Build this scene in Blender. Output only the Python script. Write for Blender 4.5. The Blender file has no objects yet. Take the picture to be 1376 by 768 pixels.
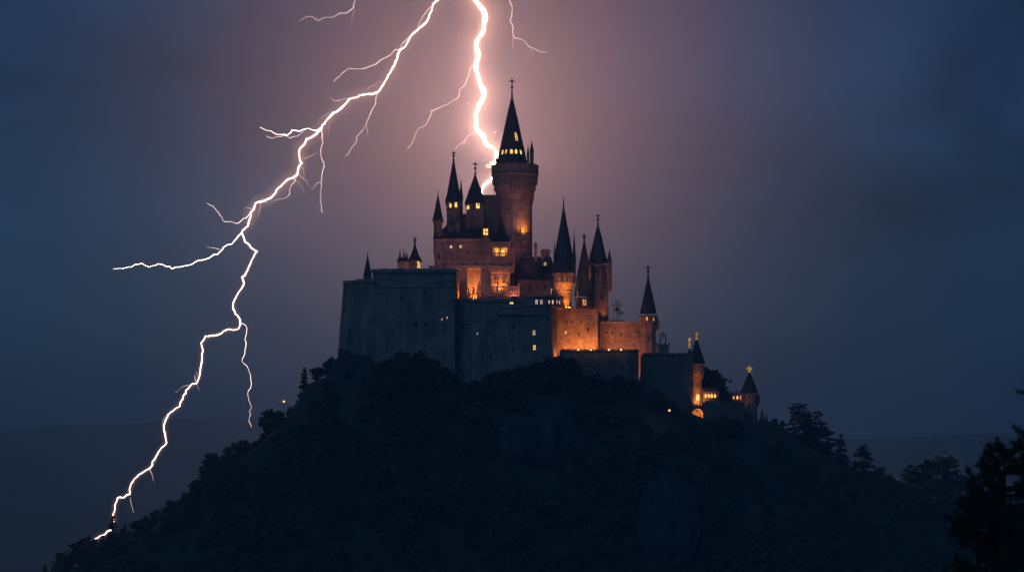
import bpy, math, random
import numpy as np
from mathutils import Vector, Matrix

random.seed(7)
SC = bpy.context.scene
COL = SC.collection
R = math.radians

# ------------------------------------------------------------------ camera, sky, sun, exposure
K = 0.25 / 700.0            # metres per photo pixel per metre of distance
CAMY = -700.0
HY = 640.0                  # eye level in photo pixels
cam = bpy.data.cameras.new('camera')
cam.sensor_width = 36.0
cam.lens = 36.0 / (2 * 688 * K)
cam.shift_y = (HY - 384.0) / 1376.0
cam.clip_start = 1.0
cam.clip_end = 30000.0
cam.dof.use_dof = True
cam.dof.focus_distance = 690.0
cam.dof.aperture_fstop = cam.lens / 1000.0 / 0.07
camo = bpy.data.objects.new('camera', cam)
camo.location = (0, CAMY, 0)
camo.rotation_euler = (R(90), 0, 0)
COL.objects.link(camo)
SC.camera = camo

SUN_EL, SUN_ROT = R(32), R(205)   # low moon behind the camera, to its left
world = bpy.data.worlds.new("World")
SC.world = world
world.use_nodes = True
wn = world.node_tree
wn.nodes.clear()
w_out = wn.nodes.new('ShaderNodeOutputWorld')
w_bg = wn.nodes.new('ShaderNodeBackground')
w_sky = wn.nodes.new('ShaderNodeTexSky')
w_sky.sky_type = 'NISHITA'
w_sky.sun_disc = False
w_sky.sun_elevation = SUN_EL
w_sky.sun_rotation = SUN_ROT
w_sky.dust_density = 1.5
w_tc = wn.nodes.new('ShaderNodeTexCoord')
w_map = wn.nodes.new('ShaderNodeMapping')
w_map.inputs['Scale'].default_value = (1.0, 1.0, 2.6)
w_noise = wn.nodes.new('ShaderNodeTexNoise')
w_noise.inputs['Scale'].default_value = 2.6
w_noise.inputs['Detail'].default_value = 5
w_noise.inputs['Roughness'].default_value = 0.5
w_noise.inputs['Distortion'].default_value = 0.9
w_ramp = wn.nodes.new('ShaderNodeValToRGB')
w_ramp.color_ramp.elements[0].position = 0.32
w_ramp.color_ramp.elements[0].color = (0.18, 0.19, 0.22, 1)
w_ramp.color_ramp.elements[1].position = 0.70
w_ramp.color_ramp.elements[1].color = (1.5, 1.4, 1.3, 1)
w_mul = wn.nodes.new('ShaderNodeMixRGB')
w_mul.blend_type = 'MULTIPLY'
w_mul.inputs[0].default_value = 1.0
wn.links.new(w_tc.outputs['Generated'], w_map.inputs[0])
wn.links.new(w_map.outputs[0], w_noise.inputs['Vector'])
wn.links.new(w_noise.outputs['Fac'], w_ramp.inputs[0])
wn.links.new(w_sky.outputs[0], w_mul.inputs[1])
wn.links.new(w_ramp.outputs[0], w_mul.inputs[2])
w_tint = wn.nodes.new('ShaderNodeMixRGB')      # night: the blue of the sky, most of the red gone
w_tint.blend_type = 'MULTIPLY'
w_tint.inputs[0].default_value = 1.0
w_tint.inputs[2].default_value = (0.18, 0.55, 1.16, 1)
wn.links.new(w_mul.outputs[0], w_tint.inputs[1])
wn.links.new(w_tint.outputs[0], w_bg.inputs['Color'])
wn.links.new(w_bg.outputs[0], w_out.inputs['Surface'])
w_bg.inputs['Strength'].default_value = 0.0165

sun = bpy.data.lights.new('moon', 'SUN')
sun.energy = 0.165
sun.angle = R(25)
sun.color = (0.24, 0.53, 1.0)
suno = bpy.data.objects.new('moon', sun)
suno.rotation_euler = (R(90) - SUN_EL, 0, R(180) - SUN_ROT + R(0))
COL.objects.link(suno)

SC.view_settings.view_transform = 'Standard'
SC.view_settings.look = 'None'
SC.view_settings.exposure = 0.0
SC.view_settings.gamma = 1.0
SC.view_settings.use_curve_mapping = False
SC.cycles.max_bounces = 6
SC.cycles.diffuse_bounces = 2
SC.cycles.volume_bounces = 0
SC.cycles.volume_step_rate = 1.0
SC.cycles.volume_max_steps = 256
SC.cycles.sample_clamp_indirect = 3.0

HAZE_DENSITY = 0.00033
VEIL_DENSITY = 0.0070
VEIL_R = 270.0
VEIL_Y = 90.0
VEIL_POWER = 3.6
HAZE_G = -0.2
BOLT_POWER = 2.35e6
FLOOD = 6.0
BOLT_WIDTH = 0.41

def S(Y): return K * (Y - CAMY)
def X(px, Y): return (px - 688.0) * S(Y)
def Z(py, Y): return (HY - py) * S(Y)

# ------------------------------------------------------------------ materials
def new_mat(name):
    m = bpy.data.materials.new(name)
    m.use_nodes = True
    nt = m.node_tree
    bsdf = nt.nodes['Principled BSDF']
    return m, nt, bsdf

def noise(nt, scale, detail=4, rough=0.6, vec=None, dist=0.0):
    n = nt.nodes.new('ShaderNodeTexNoise')
    n.inputs['Scale'].default_value = scale
    n.inputs['Detail'].default_value = detail
    n.inputs['Roughness'].default_value = rough
    n.inputs['Distortion'].default_value = dist
    if vec is not None: nt.links.new(vec, n.inputs['Vector'])
    return n

def ramp(nt, fac, stops):
    r = nt.nodes.new('ShaderNodeValToRGB')
    e = r.color_ramp.elements
    while len(e) > len(stops): e.remove(e[-1])
    while len(e) < len(stops): e.new(0.5)
    for k, (p, c) in enumerate(stops):
        e[k].position = p
        e[k].color = (*c, 1)
    nt.links.new(fac, r.inputs[0])
    return r

def mix(nt, a, b, mode='MULTIPLY', fac=1.0):
    m = nt.nodes.new('ShaderNodeMixRGB')
    m.blend_type = mode
    if isinstance(fac, float): m.inputs[0].default_value = fac
    else: nt.links.new(fac, m.inputs[0])
    nt.links.new(a, m.inputs[1]); nt.links.new(b, m.inputs[2])
    return m

def stone_mat(name, base, block=(1.5, 0.75), contrast=0.35, mortar=0.45, streak=0.45, rough=0.92):
    m, nt, b = new_mat(name)
    tc = nt.nodes.new('ShaderNodeTexCoord')
    sep = nt.nodes.new('ShaderNodeSeparateXYZ')
    nt.links.new(tc.outputs['Object'], sep.inputs[0])
    add = nt.nodes.new('ShaderNodeMath'); add.operation = 'MULTIPLY_ADD'
    nt.links.new(sep.outputs['Y'], add.inputs[0]); add.inputs[1].default_value = 0.83
    nt.links.new(sep.outputs['X'], add.inputs[2])
    comb = nt.nodes.new('ShaderNodeCombineXYZ')
    nt.links.new(add.outputs[0], comb.inputs[0]); nt.links.new(sep.outputs['Z'], comb.inputs[1])
    br = nt.nodes.new('ShaderNodeTexBrick')
    br.inputs['Scale'].default_value = 1.0
    br.inputs['Brick Width'].default_value = block[0]
    br.inputs['Row Height'].default_value = block[1]
    br.inputs['Mortar Size'].default_value = 0.05
    br.inputs['Color1'].default_value = (*[c * (1 + contrast * 0.5) for c in base], 1)
    br.inputs['Color2'].default_value = (*[c * (1 - contrast) for c in base], 1)
    br.inputs['Mortar'].default_value = (*[c * mortar for c in base], 1)
    nt.links.new(comb.outputs[0], br.inputs['Vector'])
    # rain streaks and weathering
    mp = nt.nodes.new('ShaderNodeMapping')
    mp.inputs['Scale'].default_value = (0.55, 0.55, 0.07)
    nt.links.new(tc.outputs['Object'], mp.inputs[0])
    st = noise(nt, 1.0, 6, 0.65, mp.outputs[0])
    sr = ramp(nt, st.outputs['Fac'], [(0.3, (streak, streak * .96, streak * .92)), (0.62, (1.1, 1.08, 1.05))])
    bl = noise(nt, 0.16, 5, 0.6, tc.outputs['Object'])
    blr = ramp(nt, bl.outputs['Fac'], [(0.3, (0.5, 0.49, 0.5)), (0.7, (1.15, 1.12, 1.08))])
    c = mix(nt, br.outputs['Color'], sr.outputs[0])
    c = mix(nt, c.outputs[0], blr.outputs[0])
    nt.links.new(c.outputs[0], b.inputs['Base Color'])
    b.inputs['Roughness'].default_value = rough
    fine = noise(nt, 2.2, 5, 0.7, tc.outputs['Object'])
    hm = mix(nt, br.outputs['Fac'], fine.outputs['Fac'], 'ADD', 0.8)
    bp = nt.nodes.new('ShaderNodeBump')
    bp.inputs['Strength'].default_value = 0.5
    bp.inputs['Distance'].default_value = 0.15
    bp.invert = True
    nt.links.new(hm.outputs[0], bp.inputs['Height'])
    nt.links.new(bp.outputs[0], b.inputs['Normal'])
    return m

def simple_mat(name, base, rough=0.8, metal=0.0, nscale=1.0, amount=0.35):
    m, nt, b = new_mat(name)
    tc = nt.nodes.new('ShaderNodeTexCoord')
    n = noise(nt, nscale, 5, 0.6, tc.outputs['Object'])
    lo = tuple(c * (1 - amount) for c in base); hi = tuple(min(1, c * (1 + amount)) for c in base)
    r = ramp(nt, n.outputs['Fac'], [(0.3, lo), (0.7, hi)])
    nt.links.new(r.outputs[0], b.inputs['Base Color'])
    b.inputs['Roughness'].default_value = rough
    b.inputs['Metallic'].default_value = metal
    return m

def glow_mat(name, col, strength, nscale=1.3):
    m, nt, b = new_mat(name)
    tc = nt.nodes.new('ShaderNodeTexCoord')
    n = noise(nt, nscale, 2, 0.5, tc.outputs['Object'])
    r = ramp(nt, n.outputs['Fac'], [(0.3, tuple(c * 0.35 for c in col)), (0.65, col)])
    nt.links.new(r.outputs[0], b.inputs['Emission Color'])
    b.inputs['Emission Strength'].default_value = strength
    b.inputs['Base Color'].default_value = (0.1, 0.08, 0.05, 1)
    b.inputs['Roughness'].default_value = 0.2
    return m

M = {}
M['stone'] = stone_mat('castle_stone', (0.34, 0.295, 0.275), (1.5, 0.75), 0.25, 0.6, 0.6)
M['stone_dark'] = stone_mat('rampart_stone', (0.38, 0.365, 0.35), (1.8, 0.8), 0.18, 0.75, 0.6)
M['rampart'] = stone_mat('outer_rampart_stone', (0.21, 0.205, 0.20), (1.8, 0.8), 0.15, 0.75, 0.6)
M['trim'] = stone_mat('trim_stone', (0.40, 0.35, 0.30), (2.2, 1.4), 0.2)
M['slate'] = stone_mat('roof_slate', (0.055, 0.067, 0.09), (0.6, 0.9), 0.5, 0.3, 0.55, 0.42)
M['iron'] = simple_mat('wrought_iron', (0.03, 0.03, 0.035), 0.5, 0.7)
M['gold'] = simple_mat('gilded_metal', (0.75, 0.5, 0.14), 0.3, 1.0, 2.0, 0.2)
M['dark'] = simple_mat('dark_opening', (0.02, 0.02, 0.022), 0.9)
M['wood'] = simple_mat('oak_door', (0.1, 0.06, 0.035), 0.8)
M['glow_y'] = glow_mat('lamp_lit_glass_yellow', (1.0, 0.58, 0.13), 2.2)
M['glow_o'] = glow_mat('lamp_lit_glass_orange', (1.0, 0.36, 0.06), 1.6)
M['glow_w'] = glow_mat('lamp_lit_glass_pale', (1.0, 0.68, 0.45), 1.2)
M['glow_dot'] = glow_mat('lamp_globe', (1.0, 0.62, 0.3), 3.0, 0.2)
M['glow_gold'] = glow_mat('lamp_lit_gilding', (1.0, 0.5, 0.06), 0.6, 1.0)  # gilded finials emit by themselves in place of catching lamplight
M['bark'] = simple_mat('bark', (0.05, 0.035, 0.025), 0.95, 0, 3.0)
M['leaf'] = simple_mat('broad_leaf', (0.045, 0.065, 0.03), 0.8, 0, 0.35, 0.5)
M['needle'] = simple_mat('conifer_needle', (0.03, 0.05, 0.03), 0.8, 0, 0.5, 0.45)
M['rock'] = simple_mat('grey_cliff_rock', (0.06, 0.06, 0.06), 0.95, 0, 0.35, 0.6)
M['ground'] = simple_mat('hillside_scrub', (0.04, 0.048, 0.03), 0.95, 0, 0.06, 0.5)

def bolt_mat(name, col, strength):
    m = bpy.data.materials.new(name)
    m.use_nodes = True
    nt = m.node_tree
    nt.nodes.clear()
    o = nt.nodes.new('ShaderNodeOutputMaterial')
    e = nt.nodes.new('ShaderNodeEmission')
    e.inputs['Color'].default_value = (*col, 1)
    e.inputs['Strength'].default_value = strength
    tr = nt.nodes.new('ShaderNodeBsdfTransparent')      # plasma is clear to other light
    ad = nt.nodes.new('ShaderNodeAddShader')
    nt.links.new(e.outputs[0], ad.inputs[0])
    nt.links.new(tr.outputs[0], ad.inputs[1])
    nt.links.new(ad.outputs[0], o.inputs['Surface'])
    m.cycles.emission_sampling = 'NONE'
    return m
def bloom_mat(name, col, strength):
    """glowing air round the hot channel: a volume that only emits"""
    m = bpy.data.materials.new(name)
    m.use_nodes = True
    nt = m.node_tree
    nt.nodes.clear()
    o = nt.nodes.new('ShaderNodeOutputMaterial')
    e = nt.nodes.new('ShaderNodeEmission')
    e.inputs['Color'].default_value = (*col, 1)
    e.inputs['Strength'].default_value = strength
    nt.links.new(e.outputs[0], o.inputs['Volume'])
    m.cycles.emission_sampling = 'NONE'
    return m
M['corona_inner'] = bloom_mat('ionised_air_bright', (1.0, 0.44, 0.14), 0.17)
M['corona_outer'] = bloom_mat('ionised_air', (1.0, 0.42, 0.18), 0.035)
M['corona_faint'] = bloom_mat('ionised_air_faint', (1.0, 0.45, 0.22), 0.010)
M['corona_mid_faint'] = bloom_mat('ionised_air_thin_faint', (1.0, 0.45, 0.28), 0.016)
M['corona_mid'] = bloom_mat('ionised_air_thin', (1.0, 0.45, 0.22), 0.08)
M['bolt_faint'] = bolt_mat('lightning_filament', (1.0, 0.66, 0.56), 0.75)
M['bolt_main'] = bolt_mat('lightning_plasma_bright', (1.0, 0.80, 0.66), 9.0)
M['bolt_mid'] = bolt_mat('lightning_plasma', (1.0, 0.76, 0.64), 5.0)
M['bolt_thin'] = bolt_mat('lightning_plasma_thin', (1.0, 0.70, 0.60), 2.0)

# ------------------------------------------------------------------ mesh helpers
def tag(o, label=None, cat=None, group=None, kind=None):
    if label: o['label'] = label
    if cat: o['category'] = cat
    if group: o['group'] = group
    if kind: o['kind'] = kind
    return o

def thing(name, loc, label, cat, group=None):
    o = bpy.data.objects.new(name, None)
    o.empty_display_size = 1
    o.location = loc
    COL.objects.link(o)
    return tag(o, label, cat, group)

def origin_of(o):
    v = Vector((0, 0, 0))
    while o is not None:
        v = v + Vector(o.location)
        o = o.parent
    return v

class MB:
    def __init__(self): self.v = []; self.f = []
    def add(self, vs, fs):
        n = len(self.v)
        self.v += [tuple(p) for p in vs]
        self.f += [tuple(i + n for i in f) for f in fs]
    def loft(self, rings, cap0=True, cap1=True):
        n = len(rings[0])
        vs = [p for r in rings for p in r]
        fs = []
        for k in range(len(rings) - 1):
            a, b = k * n, (k + 1) * n
            for i in range(n):
                j = (i + 1) % n
                fs.append((a + i, a + j, b + j, b + i))
        if cap0: fs.append(tuple(reversed(range(n))))
        if cap1: fs.append(tuple((len(rings) - 1) * n + i for i in range(n)))
        self.add(vs, fs)
    def box(self, x0, x1, y0, y1, z0, z1):
        p = [(x0, y0), (x1, y0), (x1, y1), (x0, y1)]
        self.loft([[(x, y, z0) for x, y in p], [(x, y, z1) for x, y in p]])
    def prism(self, poly, z0, z1):
        self.loft([[(x, y, z0) for x, y in poly], [(x, y, z1) for x, y in poly]])
    def rings(self, cx, cy, n, prof, rot=None, cap0=True, cap1=True):
        # prof: (radius to the face middle, z)
        if rot is None: rot = -math.pi / 2 + math.pi / n
        c = math.cos(math.pi / n)
        self.loft([[(cx + r / c * math.cos(rot + 2 * math.pi * i / n), cy + r / c * math.sin(rot + 2 * math.pi * i / n), z)
                    for i in range(n)] for r, z in prof], cap0, cap1)
    def tube(self, pts, rad, n=6):
        pts = [Vector(p) for p in pts]
        if not hasattr(rad, '__len__'): rad = [rad] * len(pts)
        rings = []
        for i, p in enumerate(pts):
            d = (pts[min(i + 1, len(pts) - 1)] - pts[max(i - 1, 0)])
            d = d.normalized() if d.length > 1e-9 else Vector((0, 0, 1))
            u = d.cross(Vector((0, 1, 0.013)))
            if u.length < 1e-3: u = d.cross(Vector((1, 0, 0)))
            u.normalize(); w = d.cross(u)
            rings.append([p + (u * math.cos(2 * math.pi * k / n) + w * math.sin(2 * math.pi * k / n)) * rad[i] for k in range(n)])
        self.loft(rings)
    def build(self, name, mat, parent=None, smooth=False):
        me = bpy.data.meshes.new(name)
        o3 = origin_of(parent) if parent is not None else Vector((0, 0, 0))
        me.from_pydata([(a - o3.x, b - o3.y, c - o3.z) for a, b, c in self.v], [], self.f)
        me.update()
        if smooth:
            for p in me.polygons: p.use_smooth = True
        me.materials.append(mat)
        o = bpy.data.objects.new(name, me)
        COL.objects.link(o)
        if parent is not None: o.parent = parent
        return o

def merlons(mb, x0, x1, y0, y1, z, w, h, gap=0.8):
    n = max(1, int(round((x1 - x0 + gap * w) / (w * (1 + gap)))))
    step = (x1 - x0) / n
    ww = step / (1 + gap)
    for i in range(n):
        a = x0 + i * step + (step - ww) / 2
        mb.box(a, a + ww, y0, y1, z - 0.05, z + h)

def ring_merlons(mb, cx, cy, r, z, n, w, h, t):
    for i in range(n):
        a = 2 * math.pi * i / n + 0.13
        d = Vector((math.cos(a), math.sin(a), 0)); s = Vector((-d.y, d.x, 0))
        p = Vector((cx, cy, 0)) + d * r
        q = [p - s * w / 2 - d * t, p + s * w / 2 - d * t, p + s * w / 2, p - s * w / 2]
        mb.prism([(v.x, v.y) for v in reversed(q)] if False else [(v.x, v.y) for v in q], z - 0.05, z + h)

def window(parent, c, normal, w, h, kind='arch', glass='glow_y', mull=True, up=Vector((0, 0, 1)), frame='trim', proud=0.18):
    """A window: stone surround and mullions (part) round a pane (sub-part)."""
    nrm = Vector(normal).normalized()
    side = up.cross(nrm).normalized()
    up2 = nrm.cross(side).normalized()
    c = Vector(c)
    def outline(hw, hh, top):
        if kind == 'arch':
            pts = [(-hw, -hh), (hw, -hh)]
            for k in range(7):
                a = math.pi * k / 6
                pts.append((hw * math.cos(a), hh - hw + hw * top * math.sin(a)))
            return pts
        return [(-hw, -hh), (hw, -hh), (hw, hh), (-hw, hh)]
    fr = max(0.14, min(w, h) * 0.16)
    oi = outline(w / 2, h / 2, 1.25)
    oo = outline(w / 2 + fr, h / 2 + fr, 1.25)
    P = lambda q, d: c + side * q[0] + up2 * q[1] + nrm * d
    mb = MB()
    n = len(oi)
    vs = [P(q, 0) for q in oo] + [P(q, proud) for q in oo] + [P(q, proud) for q in oi] + [P(q, 0.0) for q in oi]
    fs = []
    for i in range(n):
        j = (i + 1) % n
        fs += [(i, j, n + j, n + i), (n + i, n + j, 2 * n + j, 2 * n + i), (2 * n + i, 2 * n + j, 3 * n + j, 3 * n + i)]
    mb.add(vs, fs)
    if mull:
        t = max(0.06, w * 0.055)
        bars = [(-t, t, -h / 2, h / 2 - (w * 0.2 if kind == 'arch' else 0))]
        for q in ([0.0] if h < 1.4 * w else [-h * 0.17, h * 0.17]): bars.append((-w / 2, w / 2, q - t, q + t))
        for x0, x1, z0, z1 in bars:
            b = [(x0, z0), (x1, z0), (x1, z1), (x0, z1)]
            mb.add([P(q, 0.075) for q in b] + [P(q, 0.15) for q in b],
                   [(4, 5, 6, 7), (0, 1, 5, 4), (1, 2, 6, 5), (2, 3, 7, 6), (3, 0, 4, 7)])
    o = mb.build('window', M[frame], parent)
    pm = MB()
    pm.add([P(q, 0.05) for q in oi], [tuple(range(n))])
    pm.build('pane', M[glass], o)
    return o

def wall_window(parent, px, py, Y, w, h, kind='arch', glass='glow_y', mull=True, **kw):
    """on a wall that faces the camera side (-Y); sizes in photo pixels"""
    return window(parent, (X(px, Y), Y, Z(py, Y)), (0, -1, 0), w * S(Y), h * S(Y), kind, glass, mull, **kw)

def slit(mb, px, py, Y, w, h):
    s = S(Y)
    mb.box(X(px, Y) - w * s / 2, X(px, Y) + w * s / 2, Y - 0.04, Y + 0.3, Z(py, Y) - h * s / 2, Z(py, Y) + h * s / 2)

def finial_mb(x, y, z0, z1, kind='star'):
    """pole, ball and cross/star; z0 a little inside the roof tip"""
    mb = MB()
    H = z1 - z0
    r = 0.11
    mb.tube([(x, y, z0 - 0.8), (x, y, z1)], [0.26, 0.07], 6)
    def ball(zc, rr, sq=1.0):
        prof = [(max(0.01, rr * math.sin(math.pi * k / 6)), zc - rr * sq * math.cos(math.pi * k / 6)) for k in range(7)]
        mb.rings(x, y, 8, prof)
    if kind == 'none': return mb
    ball(z0 + H * 0.12, 0.42, 0.8)
    if kind in ('star', 'cross'):
        ball(z0 + H * 0.5, 0.5, 0.9)
        zc = z0 + H * 0.80
        a = min(1.15, H * 0.22)
        for dx, dz in ((1, 0), (-1, 0)):
            mb.tube([(x, y, zc), (x + dx * a, y, zc + dz * a)], [0.2, 0.1], 5)
            mb.tube([(x + dx * a * 0.95, y, zc - 0.22), (x + dx * a * 0.95, y, zc + 0.22)], 0.09, 5)
        if kind == 'star':
            for ax in (R(45), R(135), R(225), R(315)):
                mb.tube([(x, y, zc), (x + a * 0.6 * math.cos(ax), y, zc + a * 0.6 * math.sin(ax))], [0.17, 0.04], 5)
        mb.tube([(x, y, zc), (x, y, zc + a)], [0.2, 0.08], 5)
        ball(zc, 0.34)
    if kind == 'crown':
        zc = z0 + H * 0.35
        mb.rings(x, y, 8, [(0.5, zc), (0.8, zc + 0.15), (0.55, zc + 0.35), (0.2, zc + 0.4)])
        for s in (-1, -0.4, 0.4, 1):
            mb.tube([(x + s * 0.62, y, zc + 0.1), (x + s * 0.95, y, zc + 1.0 - 0.2 * abs(s))], [0.2, 0.06], 5)
        mb.tube([(x, y, zc), (x, y, z1)], [0.3, 0.08], 6)
    if kind == 'vane':
        ball(z0 + H * 0.6, 0.42)
        zc = z0 + H * 0.8
        mb.box(x - 0.1, x + 0.55, y - 0.04, y + 0.04, zc - 0.15, zc + 0.22)
        mb.box(x - 0.5, x - 0.1, y - 0.04, y + 0.04, zc - 0.08, zc + 0.1)
    return mb

def spire(parent, cx, cy, n, prof, name='roof', ribs=True, mat='slate'):
    """prof (radius, z) from eaves to tip; hips ribbed with lead rolls"""
    mb = MB()
    mb.rings(cx, cy, n, prof)
    if ribs and n <= 12:
        rot = -math.pi / 2 + math.pi / n
        c = math.cos(math.pi / n)
        for i in range(n):
            a = rot + 2 * math.pi * i / n
            mb.tube([(cx + r / c * math.cos(a), cy + r / c * math.sin(a), z) for r, z in prof], 0.11, 4)
    return mb.build(name, M[mat], parent)

def pinnacle(parent, x, y, z0, zs, z1, r, mat='slate', name='pinnacle'):
    mb = MB()
    mb.rings(x, y, 6, [(r * 0.6, z0), (r, z0 + r * 1.3), (r, zs)])
    p = mb.build(name, M['stone'], parent)
    m2 = MB()
    m2.rings(x, y, 6, [(r * 1.25, zs), (r * 1.2, zs + 0.15), (0.06, z1 - 1.0 if z1 - zs > 3 else z1)])
    m2.tube([(x, y, z1 - 1.6), (x, y, z1)], [0.12, 0.05], 5)
    m2.build('roof', M[mat], p)
    return p

def tower(name, label, px, Y, shaft, roof, finial=None, n=8, cat='tower', windows=(), group=None, parapet=None,
          fin_mat='iron', mat='stone', slits=(), corbels=True, base_py=None):
    """shaft/roof: lists of (half width px, py) from the bottom up; windows: (angle deg, py, w px, h px, kind, glass)"""
    s = S(Y)
    cx = X(px, Y)
    zp = lambda prof: [(max(0.05, hw * s), Z(py, Y)) for hw, py in prof]
    t = thing(name, (cx, Y, Z(shaft[0][1], Y)), label, cat, group)
    mb = MB()
    sp = zp(shaft)
    mb.rings(cx, Y, n, sp)
    # string course
    for k in range(1, len(sp) - 1):
        if abs(sp[k][0] - sp[k - 1][0]) < 0.02:
            mb.rings(cx, Y, n, [(sp[k][0] + 0.02, sp[k][1] - 0.3), (sp[k][0] + 0.28, sp[k][1] - 0.15), (sp[k][0] + 0.28, sp[k][1] + 0.15), (sp[k][0] + 0.02, sp[k][1] + 0.3)])
    if corbels:
        # corbel table under the eaves
        r, z = sp[-1]
        m = max(10, int(2 * math.pi * r / 1.0))
        for i in range(m):
            a = 2 * math.pi * (i + 0.5) / m
            d = Vector((math.cos(a), math.sin(a), 0)); q = Vector((-d.y, d.x, 0)) * 0.2
            p = Vector((cx, Y, 0)) + d * (r * 0.97); o = p + d * 0.42
            mb.prism([(v.x, v.y) for v in (p - q, o - q, o + q, p + q)], z - 0.75, z - 0.02)
    mb.build('shaft', M[mat], t)
    if slits:
        for ang, py, w, h in slits:
            rr = np.interp(Z(py, Y), [z for r, z in sp], [r for r, z in sp])
            a = R(ang - 90)
            nd = Vector((math.cos(a), math.sin(a), 0))
            window(t, Vector((cx, Y, Z(py, Y))) + nd * (rr / math.cos(0) + 0.0), nd, w * s, h * s, 'arch', 'dark', False)
    if roof:
        rf = spire(t, cx, Y, n, zp(roof))
        if finial:
            kind, top = finial
            finial_mb(cx, Y, Z(roof[-1][1], Y), Z(top, Y), kind).build('finial', M[fin_mat], rf)
    if parapet:
        hw, py, hh, cnt = parapet
        m = MB()
        r = hw * s
        z = Z(py, Y)
        m.rings(cx, Y, n, [(r - 0.9, z - 0.2), (r, z - 0.2), (r, z + hh * s * 0.5), (r - 0.9, z + hh * s * 0.5)], cap0=False, cap1=True)
        ring_merlons(m, cx, Y, r, z + hh * s * 0.5, cnt, 2 * math.pi * r / cnt * 0.55, hh * s * 0.6, 0.7)
        m.build('parapet', M[mat], t)
    for wd in windows:
        ang, py, w, h, kind, glass = wd[:6]
        prof = sp if py > shaft[-1][1] else zp(roof)
        z = Z(py, Y)
        zs = [q[1] for q in prof]; rs = [q[0] for q in prof]
        rr = float(np.interp(z, zs, rs))
        e = 0.5
        slope = (float(np.interp(z + e, zs, rs)) - float(np.interp(z - e, zs, rs))) / (2 * e)
        a = R(ang - 90)
        # distance to the n-gon along this angle
        fa = (ang + 180.0 / n) % (360.0 / n) - 180.0 / n
        dist = rr / math.cos(R(fa))
        d = Vector((math.cos(a), math.sin(a), 0))
        fn = R(ang - fa - 90)
        nrm = Vector((math.cos(fn), math.sin(fn), -slope)).normalized()
        window(t, Vector((cx, Y, z)) + d * dist, nrm, w * s, h * s, kind, glass, w * s > 1.2)
    return t

def flood(parent, pos, target, power, col=(1.0, 0.27, 0.045), angle=110, blend=0.9, size=0.5):
    """a floodlight fixture with its lamp"""
    pos, target = Vector(pos), Vector(target)
    d = (target - pos).normalized()
    mb = MB()
    mb.tube([pos - d * 0.55, pos - d * 0.15], [0.16, 0.34], 8)
    mb.tube([pos - d * 0.4, pos - d * 0.4 + Vector((0, 0, -0.7))], 0.06, 5)
    o = mb.build('floodlight', M['iron'], parent)
    l = bpy.data.lights.new('floodlight_lamp', 'SPOT')
    l.energy = power * FLOOD
    l.color = col
    l.spot_size = R(angle)
    l.spot_blend = blend
    l.shadow_soft_size = size
    lo = bpy.data.objects.new('floodlight_lamp', l)
    COL.objects.link(lo)
    lo.parent = o
    lo.location = pos - origin_of(o) 
    lo.rotation_euler = d.to_track_quat('-Z', 'Y').to_euler()
    return o

def bulb(parent, pos, power, col=(1.0, 0.4, 0.09), size=0.3):
    l = bpy.data.lights.new('lantern_lamp', 'POINT')
    l.energy = power * FLOOD
    l.color = col
    l.shadow_soft_size = size
    lo = bpy.data.objects.new('lantern_lamp', l)
    COL.objects.link(lo)
    lo.parent = parent
    lo.location = Vector(pos) - origin_of(parent)
    return lo

# ------------------------------------------------------------------ ground
_cp = [(-1600, 1000), (-700, 960), (-300, 900), (0, 832), (65, 795), (130, 752), (200, 716), (250, 672), (330, 618), (400, 560), (432, 524), (455, 512),
       (500, 518), (600, 522), (750, 522), (860, 532), (925, 566), (1020, 570), (1060, 592), (1130, 630), (1200, 662), (1290, 690), (1376, 722), (1600, 810), (2000, 930), (3000, 1000)]
_cx = np.array([(p - 688) * 0.25 for p, q in _cp]); _cz = np.array([(HY - q - (16 if p < 431 else 10 if p > 1030 else 0)) * 0.25 for p, q in _cp])
_rs = np.random.RandomState(3)
_waves = [(_rs.uniform(0, 6.28), _rs.uniform(0, 6.28), _rs.uniform(-1, 1), _rs.uniform(-1, 1), f) for f in (0.012, 0.02, 0.035, 0.05, 0.08, 0.13, 0.19, 0.3) for _ in range(3)]
def fbm(x, y, amp=1.0, scale=1.0):
    h = 0
    for p, q, a, b, f in _waves:
        h = h + np.sin((x * (0.6 + a) + y * b) * f * scale + p) * np.cos((y * (0.6 + b) - x * a) * f * scale + q) * (0.03 / f) ** 0.8
    return h * amp
def smax(a, b, k):
    h = np.clip(0.5 + 0.5 * (a - b) / k, 0, 1)
    return b * (1 - h) + a * h + k * h * (1 - h)
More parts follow.
